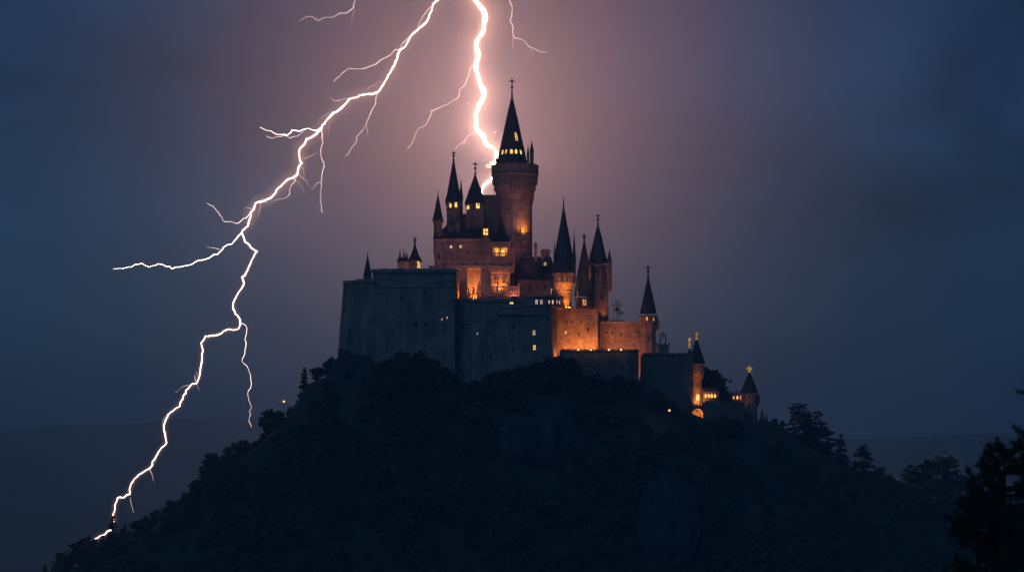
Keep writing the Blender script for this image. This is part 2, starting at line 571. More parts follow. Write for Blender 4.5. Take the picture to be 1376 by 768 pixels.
def ground_h(x, y):
    x = np.asarray(x, float); y = np.asarray(y, float)
    c = np.interp(x, _cx, _cz)
    t = np.maximum(0, -(y + 46 - 0.0 * x))
    drop = np.where(t < 26, 1.0 * t, 26 + 0.58 * (t - 26))
    t2 = np.maximum(0, y - 45)
    drop = drop + 0.45 * t2
    off = np.clip((np.maximum(t, t2)) / 30.0, 0, 1)
    side = np.clip(np.maximum(-60 - x, x - 86) / 25.0, 0, 1)
    hill = c - drop + fbm(x, y, 1.1) * np.maximum(off, side)
    r = np.hypot(x, y - CAMY)
    mound = -2.3 - 0.12 * r
    base = -80 + fbm(x, y, 1.5, 0.2)
    far = np.hypot(x, y + 700)
    ridge = np.where(x < 120, 118.0, 98.0) 
    ridge = 121 - 26 / (1 + np.exp(-(x - 300) / 150.0)) + 9 * np.sin(x / 310.0 + 2.2) + 5 * np.sin(x / 121.0) + 3 * np.sin(x / 47.0 + 1)
    up = (ridge + 80 + fbm(x, 0 * x + 500, 6, 0.06) + fbm(x, y, 2.5, 0.1)) * np.clip((y - 1500) / 1700.0, 0, 1) ** 0.9
    h = smax(hill, base, 10)
    h = smax(h, mound, 4)
    spur = (62 + 14 * np.sin(x / 260.0 + .6) + 6 * np.sin(x / 90.0)) * np.exp(-((y - 1900 - .25 * x) / 190.0) ** 2)
    return h + np.where(y > 1500, np.maximum(up, spur), spur * np.clip((y - 1200) / 300.0, 0, 1))

def axis(segs):
    out = []
    for a, b, s in segs:
        out += list(np.arange(a, b, s))
    out.append(segs[-1][1])
    return np.array(out)
def build_ground():
    xs = axis([(-6000, -1500, 250), (-1500, -300, 20), (-300, 300, 4), (300, 1500, 20), (1500, 6000, 250)])
    ys = axis([(-900, -720, 30), (-720, -640, 4), (-640, -200, 14), (-200, 80, 4), (80, 400, 20), (400, 1500, 70), (1500, 3200, 50), (3200, 6200, 400)])
    gx, gy = np.meshgrid(xs, ys)
    gz = ground_h(gx, gy)
    nx, ny = len(xs), len(ys)
    v = np.stack([gx.ravel(), gy.ravel(), gz.ravel()], 1)
    i = np.arange(nx * ny).reshape(ny, nx)
    f = np.stack([i[:-1, :-1], i[:-1, 1:], i[1:, 1:], i[1:, :-1]], -1).reshape(-1, 4)
    me = bpy.data.meshes.new('ground')
    me.from_pydata(v.tolist(), [], f.tolist())
    for p in me.polygons: p.use_smooth = True
    me.materials.append(M['ground'])
    o = bpy.data.objects.new('ground', me)
    COL.objects.link(o)
    tag(o, 'dark scrub covered castle hill, valley floor and far ridge', 'ground', None, 'structure')
build_ground()
def GH(x, y): return float(ground_h(np.array([x]), np.array([y]))[0])

# ------------------------------------------------------------------ haze
def build_haze():
    mb = MB()
    mb.box(-6400, 6400, -960, 6600, -130, 300)
    m = bpy.data.materials.new('haze')
    m.use_nodes = True
    nt = m.node_tree
    nt.nodes.clear()
    o = nt.nodes.new('ShaderNodeOutputMaterial')
    v = nt.nodes.new('ShaderNodeVolumePrincipled')
    v.inputs['Color'].default_value = (0.26, 0.68, 1.0, 1)
    v.inputs['Density'].default_value = HAZE_DENSITY
    v.inputs['Anisotropy'].default_value = HAZE_G
    nt.links.new(v.outputs[0], o.inputs['Volume'])
    ob = mb.build('haze', m)
    tag(ob, 'thin damp air fading the far ridge and glowing round the lightning', 'haze', None, 'stuff')
build_haze()

def build_glow_veil():
    """veil of rain hanging from the storm behind the castle, densest round the strike"""
    cx, cy = X(655, VEIL_Y), VEIL_Y
    mb = MB()
    mb.rings(cx, cy, 40, [(VEIL_R, -79), (VEIL_R, 296)])
    m = bpy.data.materials.new('rain')
    m.use_nodes = True
    nt = m.node_tree
    nt.nodes.clear()
    o = nt.nodes.new('ShaderNodeOutputMaterial')
    v = nt.nodes.new('ShaderNodeVolumePrincipled')
    v.inputs['Color'].default_value = (0.9, 0.9, 0.95, 1)
    v.inputs['Anisotropy'].default_value = -0.1
    tc = nt.nodes.new('ShaderNodeTexCoord')
    mp = nt.nodes.new('ShaderNodeMapping')
    mp.vector_type = 'TEXTURE'
    mp.inputs['Location'].default_value = (cx, cy, 190)
    mp.inputs['Scale'].default_value = (VEIL_R, VEIL_R, 1e6)
    nt.links.new(tc.outputs['Object'], mp.inputs[0])
    ln = nt.nodes.new('ShaderNodeVectorMath'); ln.operation = 'LENGTH'
    nt.links.new(mp.outputs[0], ln.inputs[0])
    inv = nt.nodes.new('ShaderNodeMath'); inv.operation = 'SUBTRACT'; inv.use_clamp = True
    inv.inputs[0].default_value = 1.0
    nt.links.new(ln.outputs['Value'], inv.inputs[1])
    pw = nt.nodes.new('ShaderNodeMath'); pw.operation = 'POWER'
    nt.links.new(inv.outputs[0], pw.inputs[0]); pw.inputs[1].default_value = VEIL_POWER
    mul = nt.nodes.new('ShaderNodeMath'); mul.operation = 'MULTIPLY'
    nt.links.new(pw.outputs[0], mul.inputs[0]); mul.inputs[1].default_value = VEIL_DENSITY
    # added height profile: glow thickest aloft, thinning towards the valley
    sp = nt.nodes.new('ShaderNodeSeparateXYZ')
    nt.links.new(tc.outputs['Object'], sp.inputs[0])
    q1 = nt.nodes.new('ShaderNodeMath'); q1.operation = 'SUBTRACT'
    nt.links.new(sp.outputs['Z'], q1.inputs[0]); q1.inputs[1].default_value = 158.0
    q2 = nt.nodes.new('ShaderNodeMath'); q2.operation = 'DIVIDE'
    nt.links.new(q1.outputs[0], q2.inputs[0]); q2.inputs[1].default_value = 98.0
    q3 = nt.nodes.new('ShaderNodeMath'); q3.operation = 'MULTIPLY'
    nt.links.new(q2.outputs[0], q3.inputs[0]); nt.links.new(q2.outputs[0], q3.inputs[1])
    q4 = nt.nodes.new('ShaderNodeMath'); q4.operation = 'MULTIPLY'
    nt.links.new(q3.outputs[0], q4.inputs[0]); q4.inputs[1].default_value = -1.0
    q5 = nt.nodes.new('ShaderNodeMath'); q5.operation = 'EXPONENT'
    nt.links.new(q4.outputs[0], q5.inputs[0])
    q6 = nt.nodes.new('ShaderNodeMath'); q6.operation = 'MULTIPLY'
    nt.links.new(mul.outputs[0], q6.inputs[0]); nt.links.new(q5.outputs[0], q6.inputs[1])
    nt.links.new(q6.outputs[0], v.inputs['Density'])
    nt.links.new(v.outputs[0], o.inputs['Volume'])
    ob = mb.build('rain', m)
    tag(ob, 'veil of rain behind the castle lit up by the lightning', 'rain', None, 'stuff')
build_glow_veil()

# ------------------------------------------------------------------ great tower
def great_tower():
    Y, px = 20.0, 692.0
    s = S(Y); cx = X(px, Y)
    t = thing('great_tower', (cx, Y, Z(420, Y)), 'tallest castle tower with flared crown and lit pointed roof, beside the lightning strike', 'tower')
    z = lambda p: Z(p, Y)
    n = 28
    mb = MB()
    mb.rings(cx, Y, n, [(23.6 * s, z(430)), (23.2 * s, z(345)), (23 * s, z(270)), (24.6 * s, z(262)), (27.5 * s, z(252)), (29 * s, z(244)), (29 * s, z(238))])
    for p in (346,):
        mb.rings(cx, Y, n, [(23.1 * s, z(p) - 0.4), (24.4 * s, z(p) - 0.15), (24.4 * s, z(p) + 0.2), (23.1 * s, z(p) + 0.4)])
    m = 30
    for i in range(m):   # machicolation corbels
        a = 2 * math.pi * (i + 0.5) / m
        d = Vector((math.cos(a), math.sin(a), 0)); q = Vector((-d.y, d.x, 0)) * 0.33
        for rr, z0, z1 in ((24.2, 264, 252), (26.6, 256, 244), (28.8, 248, 238)):
            p = Vector((cx, Y, 0)) + d * (22 * s); o = Vector((cx, Y, 0)) + d * ((rr + 1.7) * s)
            mb.prism([(v.x, v.y) for v in (p - q, o - q, o + q, p + q)], z(z0), z(z1))
    mb.build('shaft', M['stone'], t)
    p = MB()
    r = 30.6 * s
    p.rings(cx, Y, n, [(r - 3.2, z(238)), (r, z(239)), (r + 0.3, z(236)), (r, z(234)), (r, z(226)), (r + 0.35, z(225)), (r + 0.35, z(223)), (r - 1.0, z(223)), (r - 1.0, z(232)), (0.5, z(232))])
    for i in range(24):   # blind arcade of the crown
        a = 2 * math.pi * (i + 0.5) / 24
        d = Vector((math.cos(a), math.sin(a), 0)); q = Vector((-d.y, d.x, 0)) * 0.2
        c = Vector((cx, Y, 0)); a0 = c + d * (r * 0.96); a1 = c + d * (r + 0.3)
        p.prism([(v.x, v.y) for v in (a0 - q, a1 - q, a1 + q, a0 + q)], z(234.5), z(225.5))
    p.build('parapet', M['stone'], t)
    # roof
    rx = X(688, Y)
    prof = [(22 * s, z(231)), (20.3 * s, z(221)), (17.2 * s, z(207)), (13.6 * s, z(190)), (8.4 * s, z(165)), (4.4 * s, z(147)), (0.6 * s, z(130))]
    rf = spire(t, rx, Y, 8, prof)
    finial_mb(rx, Y, z(130), z(104), 'star').build('finial', M['iron'], rf)
    def on_roof(ang, py):
        zz = z(py)
        zs = [q[1] for q in prof]; rs = [q[0] for q in prof]
        rr = float(np.interp(zz, zs, rs))
        sl = (float(np.interp(zz + .5, zs, rs)) - float(np.interp(zz - .5, zs, rs)))
        fa = (ang + 22.5) % 45 - 22.5
        a = R(ang - 90); fn = R(ang - fa - 90)
        return Vector((rx, Y, zz)) + Vector((math.cos(a), math.sin(a), 0)) * (rr / math.cos(R(fa))), Vector((math.cos(fn), math.sin(fn), -sl))
    for dx in (-12.6, -7.2, -0.8, 5.4, 11.6):
        ang = math.degrees(math.asin(max(-0.95, min(0.95, dx / 17.4))))
        c, nn = on_roof(ang, 206.5)
        window(t, c, nn, 3.6 * s, 6.0 * s, 'arch', 'glow_y', False, frame='slate')
    c, nn = on_roof(23, 186)
    window(t, c, nn, 4.6 * s, 12 * s, 'arch', 'glow_y', True, frame='slate')
    # pinnacles on the crown, right side
    for ppx, p0, ps, p1, rr in ((714.5, 224, 206, 187, 2.3), (709.5, 224, 211, 193, 1.4), (667.5, 224, 219, 208, 1.2)):
        dx = X(ppx, Y) - cx
        pinnacle(t, cx + dx, Y - 2.0, z(p0), z(ps), z(p1), rr * s)
    # bartizan drip at the right of the shaft
    b = MB()
    b.rings(cx + 23.5 * s, Y - 1, 8, [(0.1, z(275)), (2.2 * s, z(268)), (2.2 * s, z(262)), (0.4, z(256))])
    b.build('bartizan', M['stone'], t)
    # balcony shrine where the uplight burns
    bx, by = X(702, Y), Y - 21.5 * s
    b = MB()
    b.box(bx - 8 * s, bx + 9 * s, by - 2.3, by + 1.5, z(324), z(320))
    b.box(bx - 6 * s, bx + 7 * s, by - 1.4, by + 1.5, z(330), z(324))
    for i in range(9):
        xx = bx - 7.4 * s + i * 1.95 * s
        b.box(xx - 0.12, xx + 0.12, by - 2.2, by - 1.9, z(320), z(316.5))
    b.box(bx - 8 * s, bx + 9 * s, by - 2.3, by - 1.8, z(316.5), z(315.6))
    b.build('balcony', M['stone'], t)
    pinnacle(t, X(699, Y), by - 1.6, z(320), z(314), z(306), 1.1 * s)
    flood(t, (X(704, Y), by - 1.7, z(318.5)), (X(703.5, Y), by + 1.2, z(300)), 950, (1, .29, .035), angle=110, blend=1.0)
    # added wide wash lamps without a known source, tinting the shaft mauve
    flood(t, (X(688, 4), 3, Z(326, 4)), (X(692, Y), Y - 4, Z(268, Y)), 520, (1, .38, .38), 70, 1.0)
    flood(t, (X(712, -10), -14, Z(372, -10)), (X(694, Y), Y - 4, Z(272, Y)), 1300, (1, .34, .34), 70, 1.0)
    # slit windows
    for ppx, py in ((684, 284), (684, 330), (676, 306)):
        a = math.asin((X(ppx, Y) - cx) / (23 * s)); d = Vector((math.sin(a), -math.cos(a), 0))
        window(t, Vector((cx, Y, z(py))) + d * 23.3 * s, d, 1.8 * s, 6 * s, 'arch', 'dark', False)
great_tower()

# ------------------------------------------------------------------ palace
def palace():
    Y = -2.0
    s = S(Y); z = lambda p: Z(p, Y); x = lambda p: X(p, Y)
    t = thing('palace', (x(630), Y, z(415)), 'stone palace block under the tallest tower, with orange lit niches and slate hip roof', 'palace')
    w = MB()
    w.box(x(578), x(692), Y + 2, Y + 32, z(430), z(357))      # lower storey, recessed between piers
    w.box(x(584), x(662), Y, Y + 30, z(357.5), z(322.5))       # upper storey
    for a, b in ((577.5, 608), (617, 628), (646, 659)):        # piers
        w.box(x(a), x(b), Y - 1.2, Y + 2.2, z(430), z(359))
    w.box(x(662), x(692), Y + 4, Y + 30, z(357), z(330))
    w.build('wall', M['stone'], t)
    c = MB()
    c.box(x(576), x(692), Y - 1.7, Y + 2, z(359), z(357.2))
    c.box(x(576.7), x(691.3), Y - 1.4, Y + 2, z(361), z(359))
    c.box(x(582.5), x(661), Y - 0.9, Y + 0.3, z(324.4), z(321.2))
    for i in range(26):   # dentils
        xx = 585 + i * 2.9
        c.box(x(xx), x(xx + 1.5), Y - 0.6, Y + 0.1, z(327), z(324.4))
    for i in range(38):
        xx = 579 + i * 2.95
        c.box(x(xx), x(xx + 1.4), Y - 1.35, Y - 0.9, z(363), z(361))
    c.build('cornice', M['trim'], t)
    ar = MB()   # arched frieze, dark hollows between little corbels
    for i in range(11):
        xx = 602 + i * 5.0
        ar.tube([(x(xx), Y - 0.35, z(348)), (x(xx), Y - 0.35, z(342))], 0.22, 5)
        ar.tube([(x(xx + 5 * k / 6), Y - 0.3, z(342 - 2.6 * math.sin(math.pi * k / 6))) for k in range(7)], 0.2, 5)
        ar.tube([(x(xx), Y - 0.3, z(348)), (x(xx), Y - 0.1, z(351))], [0.4, 0.1], 6)
    ar.build('frieze', M['trim'], t)
    # hip roof
    rf = MB()
    b0 = [(x(582), Y - 0.7), (x(668), Y - 0.7), (x(668), Y + 30), (x(582), Y + 30)]
    b1 = [(x(606), Y + 9), (x(657), Y + 9), (x(657), Y + 20), (x(606), Y + 20)]
    b2 = [(x(614), Y + 13.5), (x(651), Y + 13.5), (x(651), Y + 15.5), (x(614), Y + 15.5)]
    rf.loft([[(a, b, z(321)) for a, b in b0], [(a, b, z(292)) for a, b in b1], [(a, b, z(281)) for a, b in b2]])
    for a, b, c0 in zip(b0, b1, b2):
        rf.tube([(*a, z(321)), (*b, z(292)), (*c0, z(281))], 0.16, 5)
    rf.tube([(*b2[0], z(281)), (*b2[1], z(281))], 0.18, 5)
    rf = rf.build('roof', M['slate'], t)
    for k in range(9):     # ridge cresting
        pass
    # dormers
    def dormer(px, py, w_, h_, lit, yy):
        d = MB()
        a, b = x(px - w_ * 0.75), x(px + w_ * 0.75)
        d.box(a, b, yy, yy + 6, z(py + h_ * 0.65), z(py - h_ * 0.6))
        d.loft([[(a - .2, yy - .2, z(py - h_ * 0.6)), (b + .2, yy - .2, z(py - h_ * 0.6)), (b + .2, yy + 7, z(py - h_ * 0.6)), (a - .2, yy + 7, z(py - h_ * 0.6))],
                [((a + b) / 2 - .03, yy - .2, z(py - h_ * 1.35)), ((a + b) / 2 + .03, yy - .2, z(py - h_ * 1.35)), ((a + b) / 2 + .03, yy + 7, z(py - h_ * 1.35)), ((a + b) / 2 - .03, yy + 7, z(py - h_ * 1.35))]])
        d.build('dormer', M['slate'], t)
        window(t, (x(px), yy, z(py)), (0, -1, 0), w_ * s, h_ * s, 'rect', lit, True)
    dormer(652.5, 311, 6.2, 8.5, 'glow_y', Y + 1.0)
    dormer(606, 306, 5, 7, 'dark', Y + 2.0)
    wall_window(t, 606, 331.5, Y, 3.0, 3.4, 'rect', 'glow_w', False)
    wall_window(t, 619, 331, Y, 3.2, 3.8, 'rect', 'glow_w', False)
    # bay with the glowing loggia
    By = Y - 5.0
    bx = lambda p: X(p, By); bz = lambda p: Z(p, By)
    bay = MB()
    bay.box(bx(659.5), bx(685), By, Y + 4, bz(430), bz(344))
    for a, b in ((659.5, 662), (671.5, 672.8), (682.3, 685)):
        bay.box(bx(a), bx(b), By + 0.1, By + 0.8, bz(344), bz(331))
    bay.box(bx(659.5), bx(685), Y + 3.0, Y + 4, bz(344), bz(331))
    bay.box(bx(659.5), bx(662), By + 0.8, Y + 3, bz(344), bz(331))
    bay.box(bx(682.3), bx(685), By + 0.8, Y + 3, bz(344), bz(331))
    bay.box(bx(658.5), bx(686), By - 0.6, Y + 4, bz(331), bz(326.5))
    bay.box(bx(658), bx(686.6), By - 0.9, Y + 4, bz(326.5), bz(324.8))
    bay.box(bx(658.2), bx(686.2), By - 0.7, By, bz(347.5), bz(345))
    bay.box(bx(657.5), bx(691), By - 1.0, By, bz(364), bz(357))
    bay.box(bx(658.5), bx(690), By - 0.6, By, bz(366), bz(364))
    for i in range(8):
        xx = 663 + i * 2.6
        bay.box(bx(xx), bx(xx + 0.9), By + 0.25, By + 0.5, bz(344), bz(340))
    bay.box(bx(662), bx(682.3), By + 0.15, By + 0.6, bz(340), bz(339.2))
    bo = bay.build('bay', M['stone'], t)
    for p in (668, 677.5):
        bulb(bo, (bx(p), Y + 1.8, bz(333.5)), 60, (1, 0.38, 0.07))
    window(t, (bx(675), Y + 3.0, bz(337.5)), (0, -1, 0), 5 * s, 9 * s, 'arch', 'glow_y', True)
    window(t, (bx(666.5), Y + 3.0, bz(337.5)), (0, -1, 0), 3 * s, 9 * s, 'arch', 'glow_o', True)
    window(t, (bx(667.5), By, bz(375.5)), (0, -1, 0), 5 * s, 9.5 * s, 'rect', 'dark', True)
    window(t, (bx(677), By, bz(375.5)), (0, -1, 0), 4 * s, 9.5 * s, 'rect', 'dark', True)
    # pink lit balcony below the bay
    bl = MB()
    bl.box(bx(655), bx(698), By - 3.0, By, bz(399), bz(396))
    for i in range(19):
        xx = 656 + i * 2.25
        bl.tube([(bx(xx), By - 2.7, bz(396)), (bx(xx), By - 2.7, bz(393)), (bx(xx), By - 2.7, bz(387))], [0.13, 0.26, 0.13], 6)
    bl.box(bx(655), bx(698), By - 3.0, By - 2.4, bz(387), bz(385.4))
    for p in (656, 669, 683, 697):
        bl.box(bx(p - 1), bx(p + 1), By - 3.1, By - 2.3, bz(396), bz(383.5))
        bl.rings(bx(p), By - 2.7, 8, [(0.1, bz(383.6)), (0.35, bz(382.6)), (0.3, bz(381.4)), (0.02, bz(380))])
    bl.build('balcony', M['trim'], t)
    flood(t, (bx(670), By - 2.2, bz(394)), (bx(671), By + 1, bz(362)), 1300, angle=140)
    flood(t, (bx(690), By - 5.5, bz(400)), (bx(688), By - 1, bz(388)), 160, (1, 0.25, 0.16), 130)
    # niches
    for a, b, pw in ((608, 617, 1300), (628, 646, 3100)):
        flood(t, (x((a + b) / 2), Y - 0.4, z(403)), (x((a + b) / 2), Y + 2.2, z(380)), pw, angle=125)
    st = MB()   # statues in the big niche
    for p, h in ((632, 13), (636.5, 11), (640.5, 14)):
        st.rings(x(p), Y + 0.9, 8, [(0.42, z(404)), (0.42, z(400)), (0.3, z(399)), (0.42, z(396)), (0.36, z(404 - h * 0.75)), (0.14, z(404 - h * 0.82)), (0.24, z(404 - h * 0.92)), (0.05, z(404 - h))])
    st.build('statues', M['iron'], t)
    flood(t, (x(600), -25, z(366)), (x(618), Y, z(340)), 480, (1, .36, .38), 110, 1.0)  # this and the next two: added pink wash lamps without a known source
    flood(t, (x(648), -24, z(402)), (x(640), Y, z(345)), 700, (1, .34, .34), 100, 1.0)
    flood(t, (x(700), -18, z(402)), (x(722), 4, z(360)), 360, (1, .34, .3), 110, 1.0)
    for p, q0, q1, yy in ((584.5, 324, 309, Y + .4), (609, 324, 314, Y - .2), (634, 324, 314, Y - .2), (660.5, 324, 310, Y + .2)):
        pinnacle(t, x(p), yy, z(q0), z((q0 * 2 + q1) / 3 - 1), z(q1), 1.3 * s)
    for p in (660, 685.5):
        pinnacle(t, bx(p), By, bz(328), bz(322), bz(313), 1.2 * s)
    ch = MB()
    ch.box(x(612), x(617.5), Y + 3, Y + 5.5, z(322), z(298)); ch.box(x(611.2), x(618.3), Y + 2.7, Y + 5.8, z(298), z(296))
    for p in (613.3, 616.2): ch.rings(x(p), Y + 4.2, 8, [(.28, z(296)), (.34, z(293.5))])
    ch.build('chimney', M['stone'], rf)
    g = MB()   # steep little pavilion roof between main roof and great tower
    pv = lambda h, q: [(x(673.5) - h * s, Y + 8 - h * s, z(q)), (x(673.5) + h * s, Y + 8 - h * s, z(q)), (x(673.5) + h * s, Y + 8 + h * s, z(q)), (x(673.5) - h * s, Y + 8 + h * s, z(q))]
    g.loft([pv(9.4, 331), pv(9.4, 320), pv(10.4, 320), pv(6, 309), pv(2.6, 295), pv(.3, 285)])
    g.build('pavilion', M['slate'], t)
    wall_window(t, 590, 385, Y - 1.2, 3, 8, 'arch', 'dark', False)
    wall_window(t, 590, 345, Y, 3, 7, 'arch', 'dark', False)
palace()

tower('turret', 'slender dark spire turret, highest on the palace roof, with two lit windows', 609.5, 4.0,
      [(9.2, 330), (9, 290), (9, 281), (10, 272)], [(11, 271), (8.6, 262), (4.6, 240), (0.5, 216)], ('star', 203), 8, 'turret',
      [(-22, 277, 3.0, 6.5, 'arch', 'glow_y'), (20, 276.5, 3.4, 6.5, 'arch', 'glow_y')], 'palace roof turrets')
tower('turret', 'broad pyramid roofed turret on the palace roof, between slender spire and tallest tower', 638.5, 6.0,
      [(11.8, 330), (11.6, 290), (11.6, 275)], [(13.6, 273.5), (9.2, 262), (5.2, 249), (0.5, 235)], ('star', 217), 4, 'turret',
      [(18, 278, 4.6, 7, 'rect', 'glow_y'), (-38, 280, 3.2, 5, 'arch', 'glow_y')], 'palace roof turrets')
tower('turret', 'thin corner turret clinging to the palace left edge, small pointed roof', 588.5, 0.0,
      [(0.8, 362), (5.5, 346), (6, 330), (5.6, 312), (5.4, 300), (6.2, 296)], [(7, 295.5), (5, 288), (2.4, 274), (0.4, 263)], ('none', 255), 8, 'turret',
      [(0, 316, 2.2, 7, 'arch', 'dark')], 'palace roof turrets')

def thin_spike(px, Y, p0, ps, p1, r, label):
    s = S(Y)
    t = thing('roof_pinnacle', (X(px, Y), Y, Z(p0, Y)), label, 'pinnacle', 'needle pinnacles on the palace roof')
    mb = MB()
    mb.rings(X(px, Y), Y, 6, [(r * s, Z(p0, Y)), (r * s, Z(ps, Y)), (r * 1.3 * s, Z(ps, Y) + 0.1), (0.05, Z(p1, Y))])
    mb.build('needle', M['slate'], t)
    m = MB()
    m.rings(X(px, Y), Y, 8, [(0.02, Z(ps - (ps - p1) * 0.55, Y) - 0.3), (0.32, Z(ps - (ps - p1) * 0.55, Y)), (0.02, Z(ps - (ps - p1) * 0.55, Y) + 0.3)])
    m.build('knob', M['iron'], t)
thin_spike(619.5, 7.0, 300, 268, 241, 2.0, 'needle pinnacle right beside the slender palace spire')
thin_spike(630, 4.0, 300, 275, 252, 1.6, 'low needle pinnacle left of the pyramid roofed turret')
thin_spike(646.5, 10.0, 300, 266, 244, 1.0, 'thin needle pinnacle right of the pyramid roofed turret')

def rear_block():
    Y = 34.0
    s = S(Y); z = lambda p: Z(p, Y); x = lambda p: X(p, Y)
    t = thing('rear_hall', (x(660), Y, z(400)), 'flat topped stone block behind the palace roof, left of the tallest tower', 'building')
    m = MB(); m.box(x(643), x(680), Y, Y + 14, z(420), z(264)); m.build('wall', M['stone'], t)
    m = MB(); m.box(x(642), x(681), Y - 0.6, Y + 14.6, z(264), z(262)); m.build('coping', M['trim'], t)
rear_block()

def side_hall():
    Y = 2.0
    s = S(Y); z = lambda p: Z(p, Y); x = lambda p: X(p, Y)
    t = thing('side_hall', (x(720), Y, z(420)), 'dark hall with steep slate roof and chimneys between tallest tower and round tower', 'building')
    m = MB()
    m.box(x(695), x(748), Y, Y + 18, z(430), z(376))
    m.build('wall', M['stone'], t)
    r = MB()
    a = [(x(693), Y - .7), (x(750), Y - .7), (x(750), Y + 18.7), (x(693), Y + 18.7)]
    b = [(x(704), Y + 8.5), (x(741), Y + 8.5), (x(741), Y + 9.5), (x(704), Y + 9.5)]
    r.loft([[(p, q, z(376)) for p, q in a], [(p, q, z(342)) for p, q in b]])
    r.tube([(*b[0], z(342)), (*b[1], z(342))], 0.2, 5)
    rf = r.build('roof', M['slate'], t)
    c = MB()
    c.box(x(727.5), x(739), Y + 5, Y + 9, z(362), z(336))
    c.box(x(726.5), x(740), Y + 4.7, Y + 9.3, z(336), z(334.2))
    for p in (729.5, 733.2, 737):
        c.rings(x(p), Y + 7, 8, [(0.36, z(334.2)), (0.42, z(331.5))])
    c.build('chimney', M['stone'], rf)
    c = MB()
    c.box(x(718.3), x(721.8), Y + 7, Y + 8, z(350), z(328))
    c.box(x(717.6), x(722.5), Y + 6.8, Y + 8.2, z(328), z(326.8))
    c.rings(x(720), Y + 7.5, 8, [(0.3, z(326.8)), (0.5, z(325)), (0.3, z(323)), (0.05, z(321.5))])
    c.build('chimney', M['stone'], rf)
    d = MB()
    d.box(x(729), x(736), Y + 2.2, Y + 7, z(357), z(350))
    d.loft([[(x(728), Y + 2, z(350)), (x(737), Y + 2, z(350)), (x(737), Y + 8, z(350)), (x(728), Y + 8, z(350))],
            [(x(732.4), Y + 2, z(345)), (x(732.6), Y + 2, z(345)), (x(732.6), Y + 8, z(345)), (x(732.4), Y + 8, z(345))]])
    d.build('dormer', M['slate'], t)
    window(t, (x(732.5), Y + 2.2, z(353.5)), (0, -1, 0), 3.2 * s, 4 * s, 'rect', 'glow_w', True)
    wall_window(t, 742, 391, Y - 0.01, 3.4, 7, 'arch', 'glow_o', True)
    for p in (702, 712, 722, 732):
        wall_window(t, p, 386, Y, 3, 7, 'arch', 'dark', True)
side_hall()

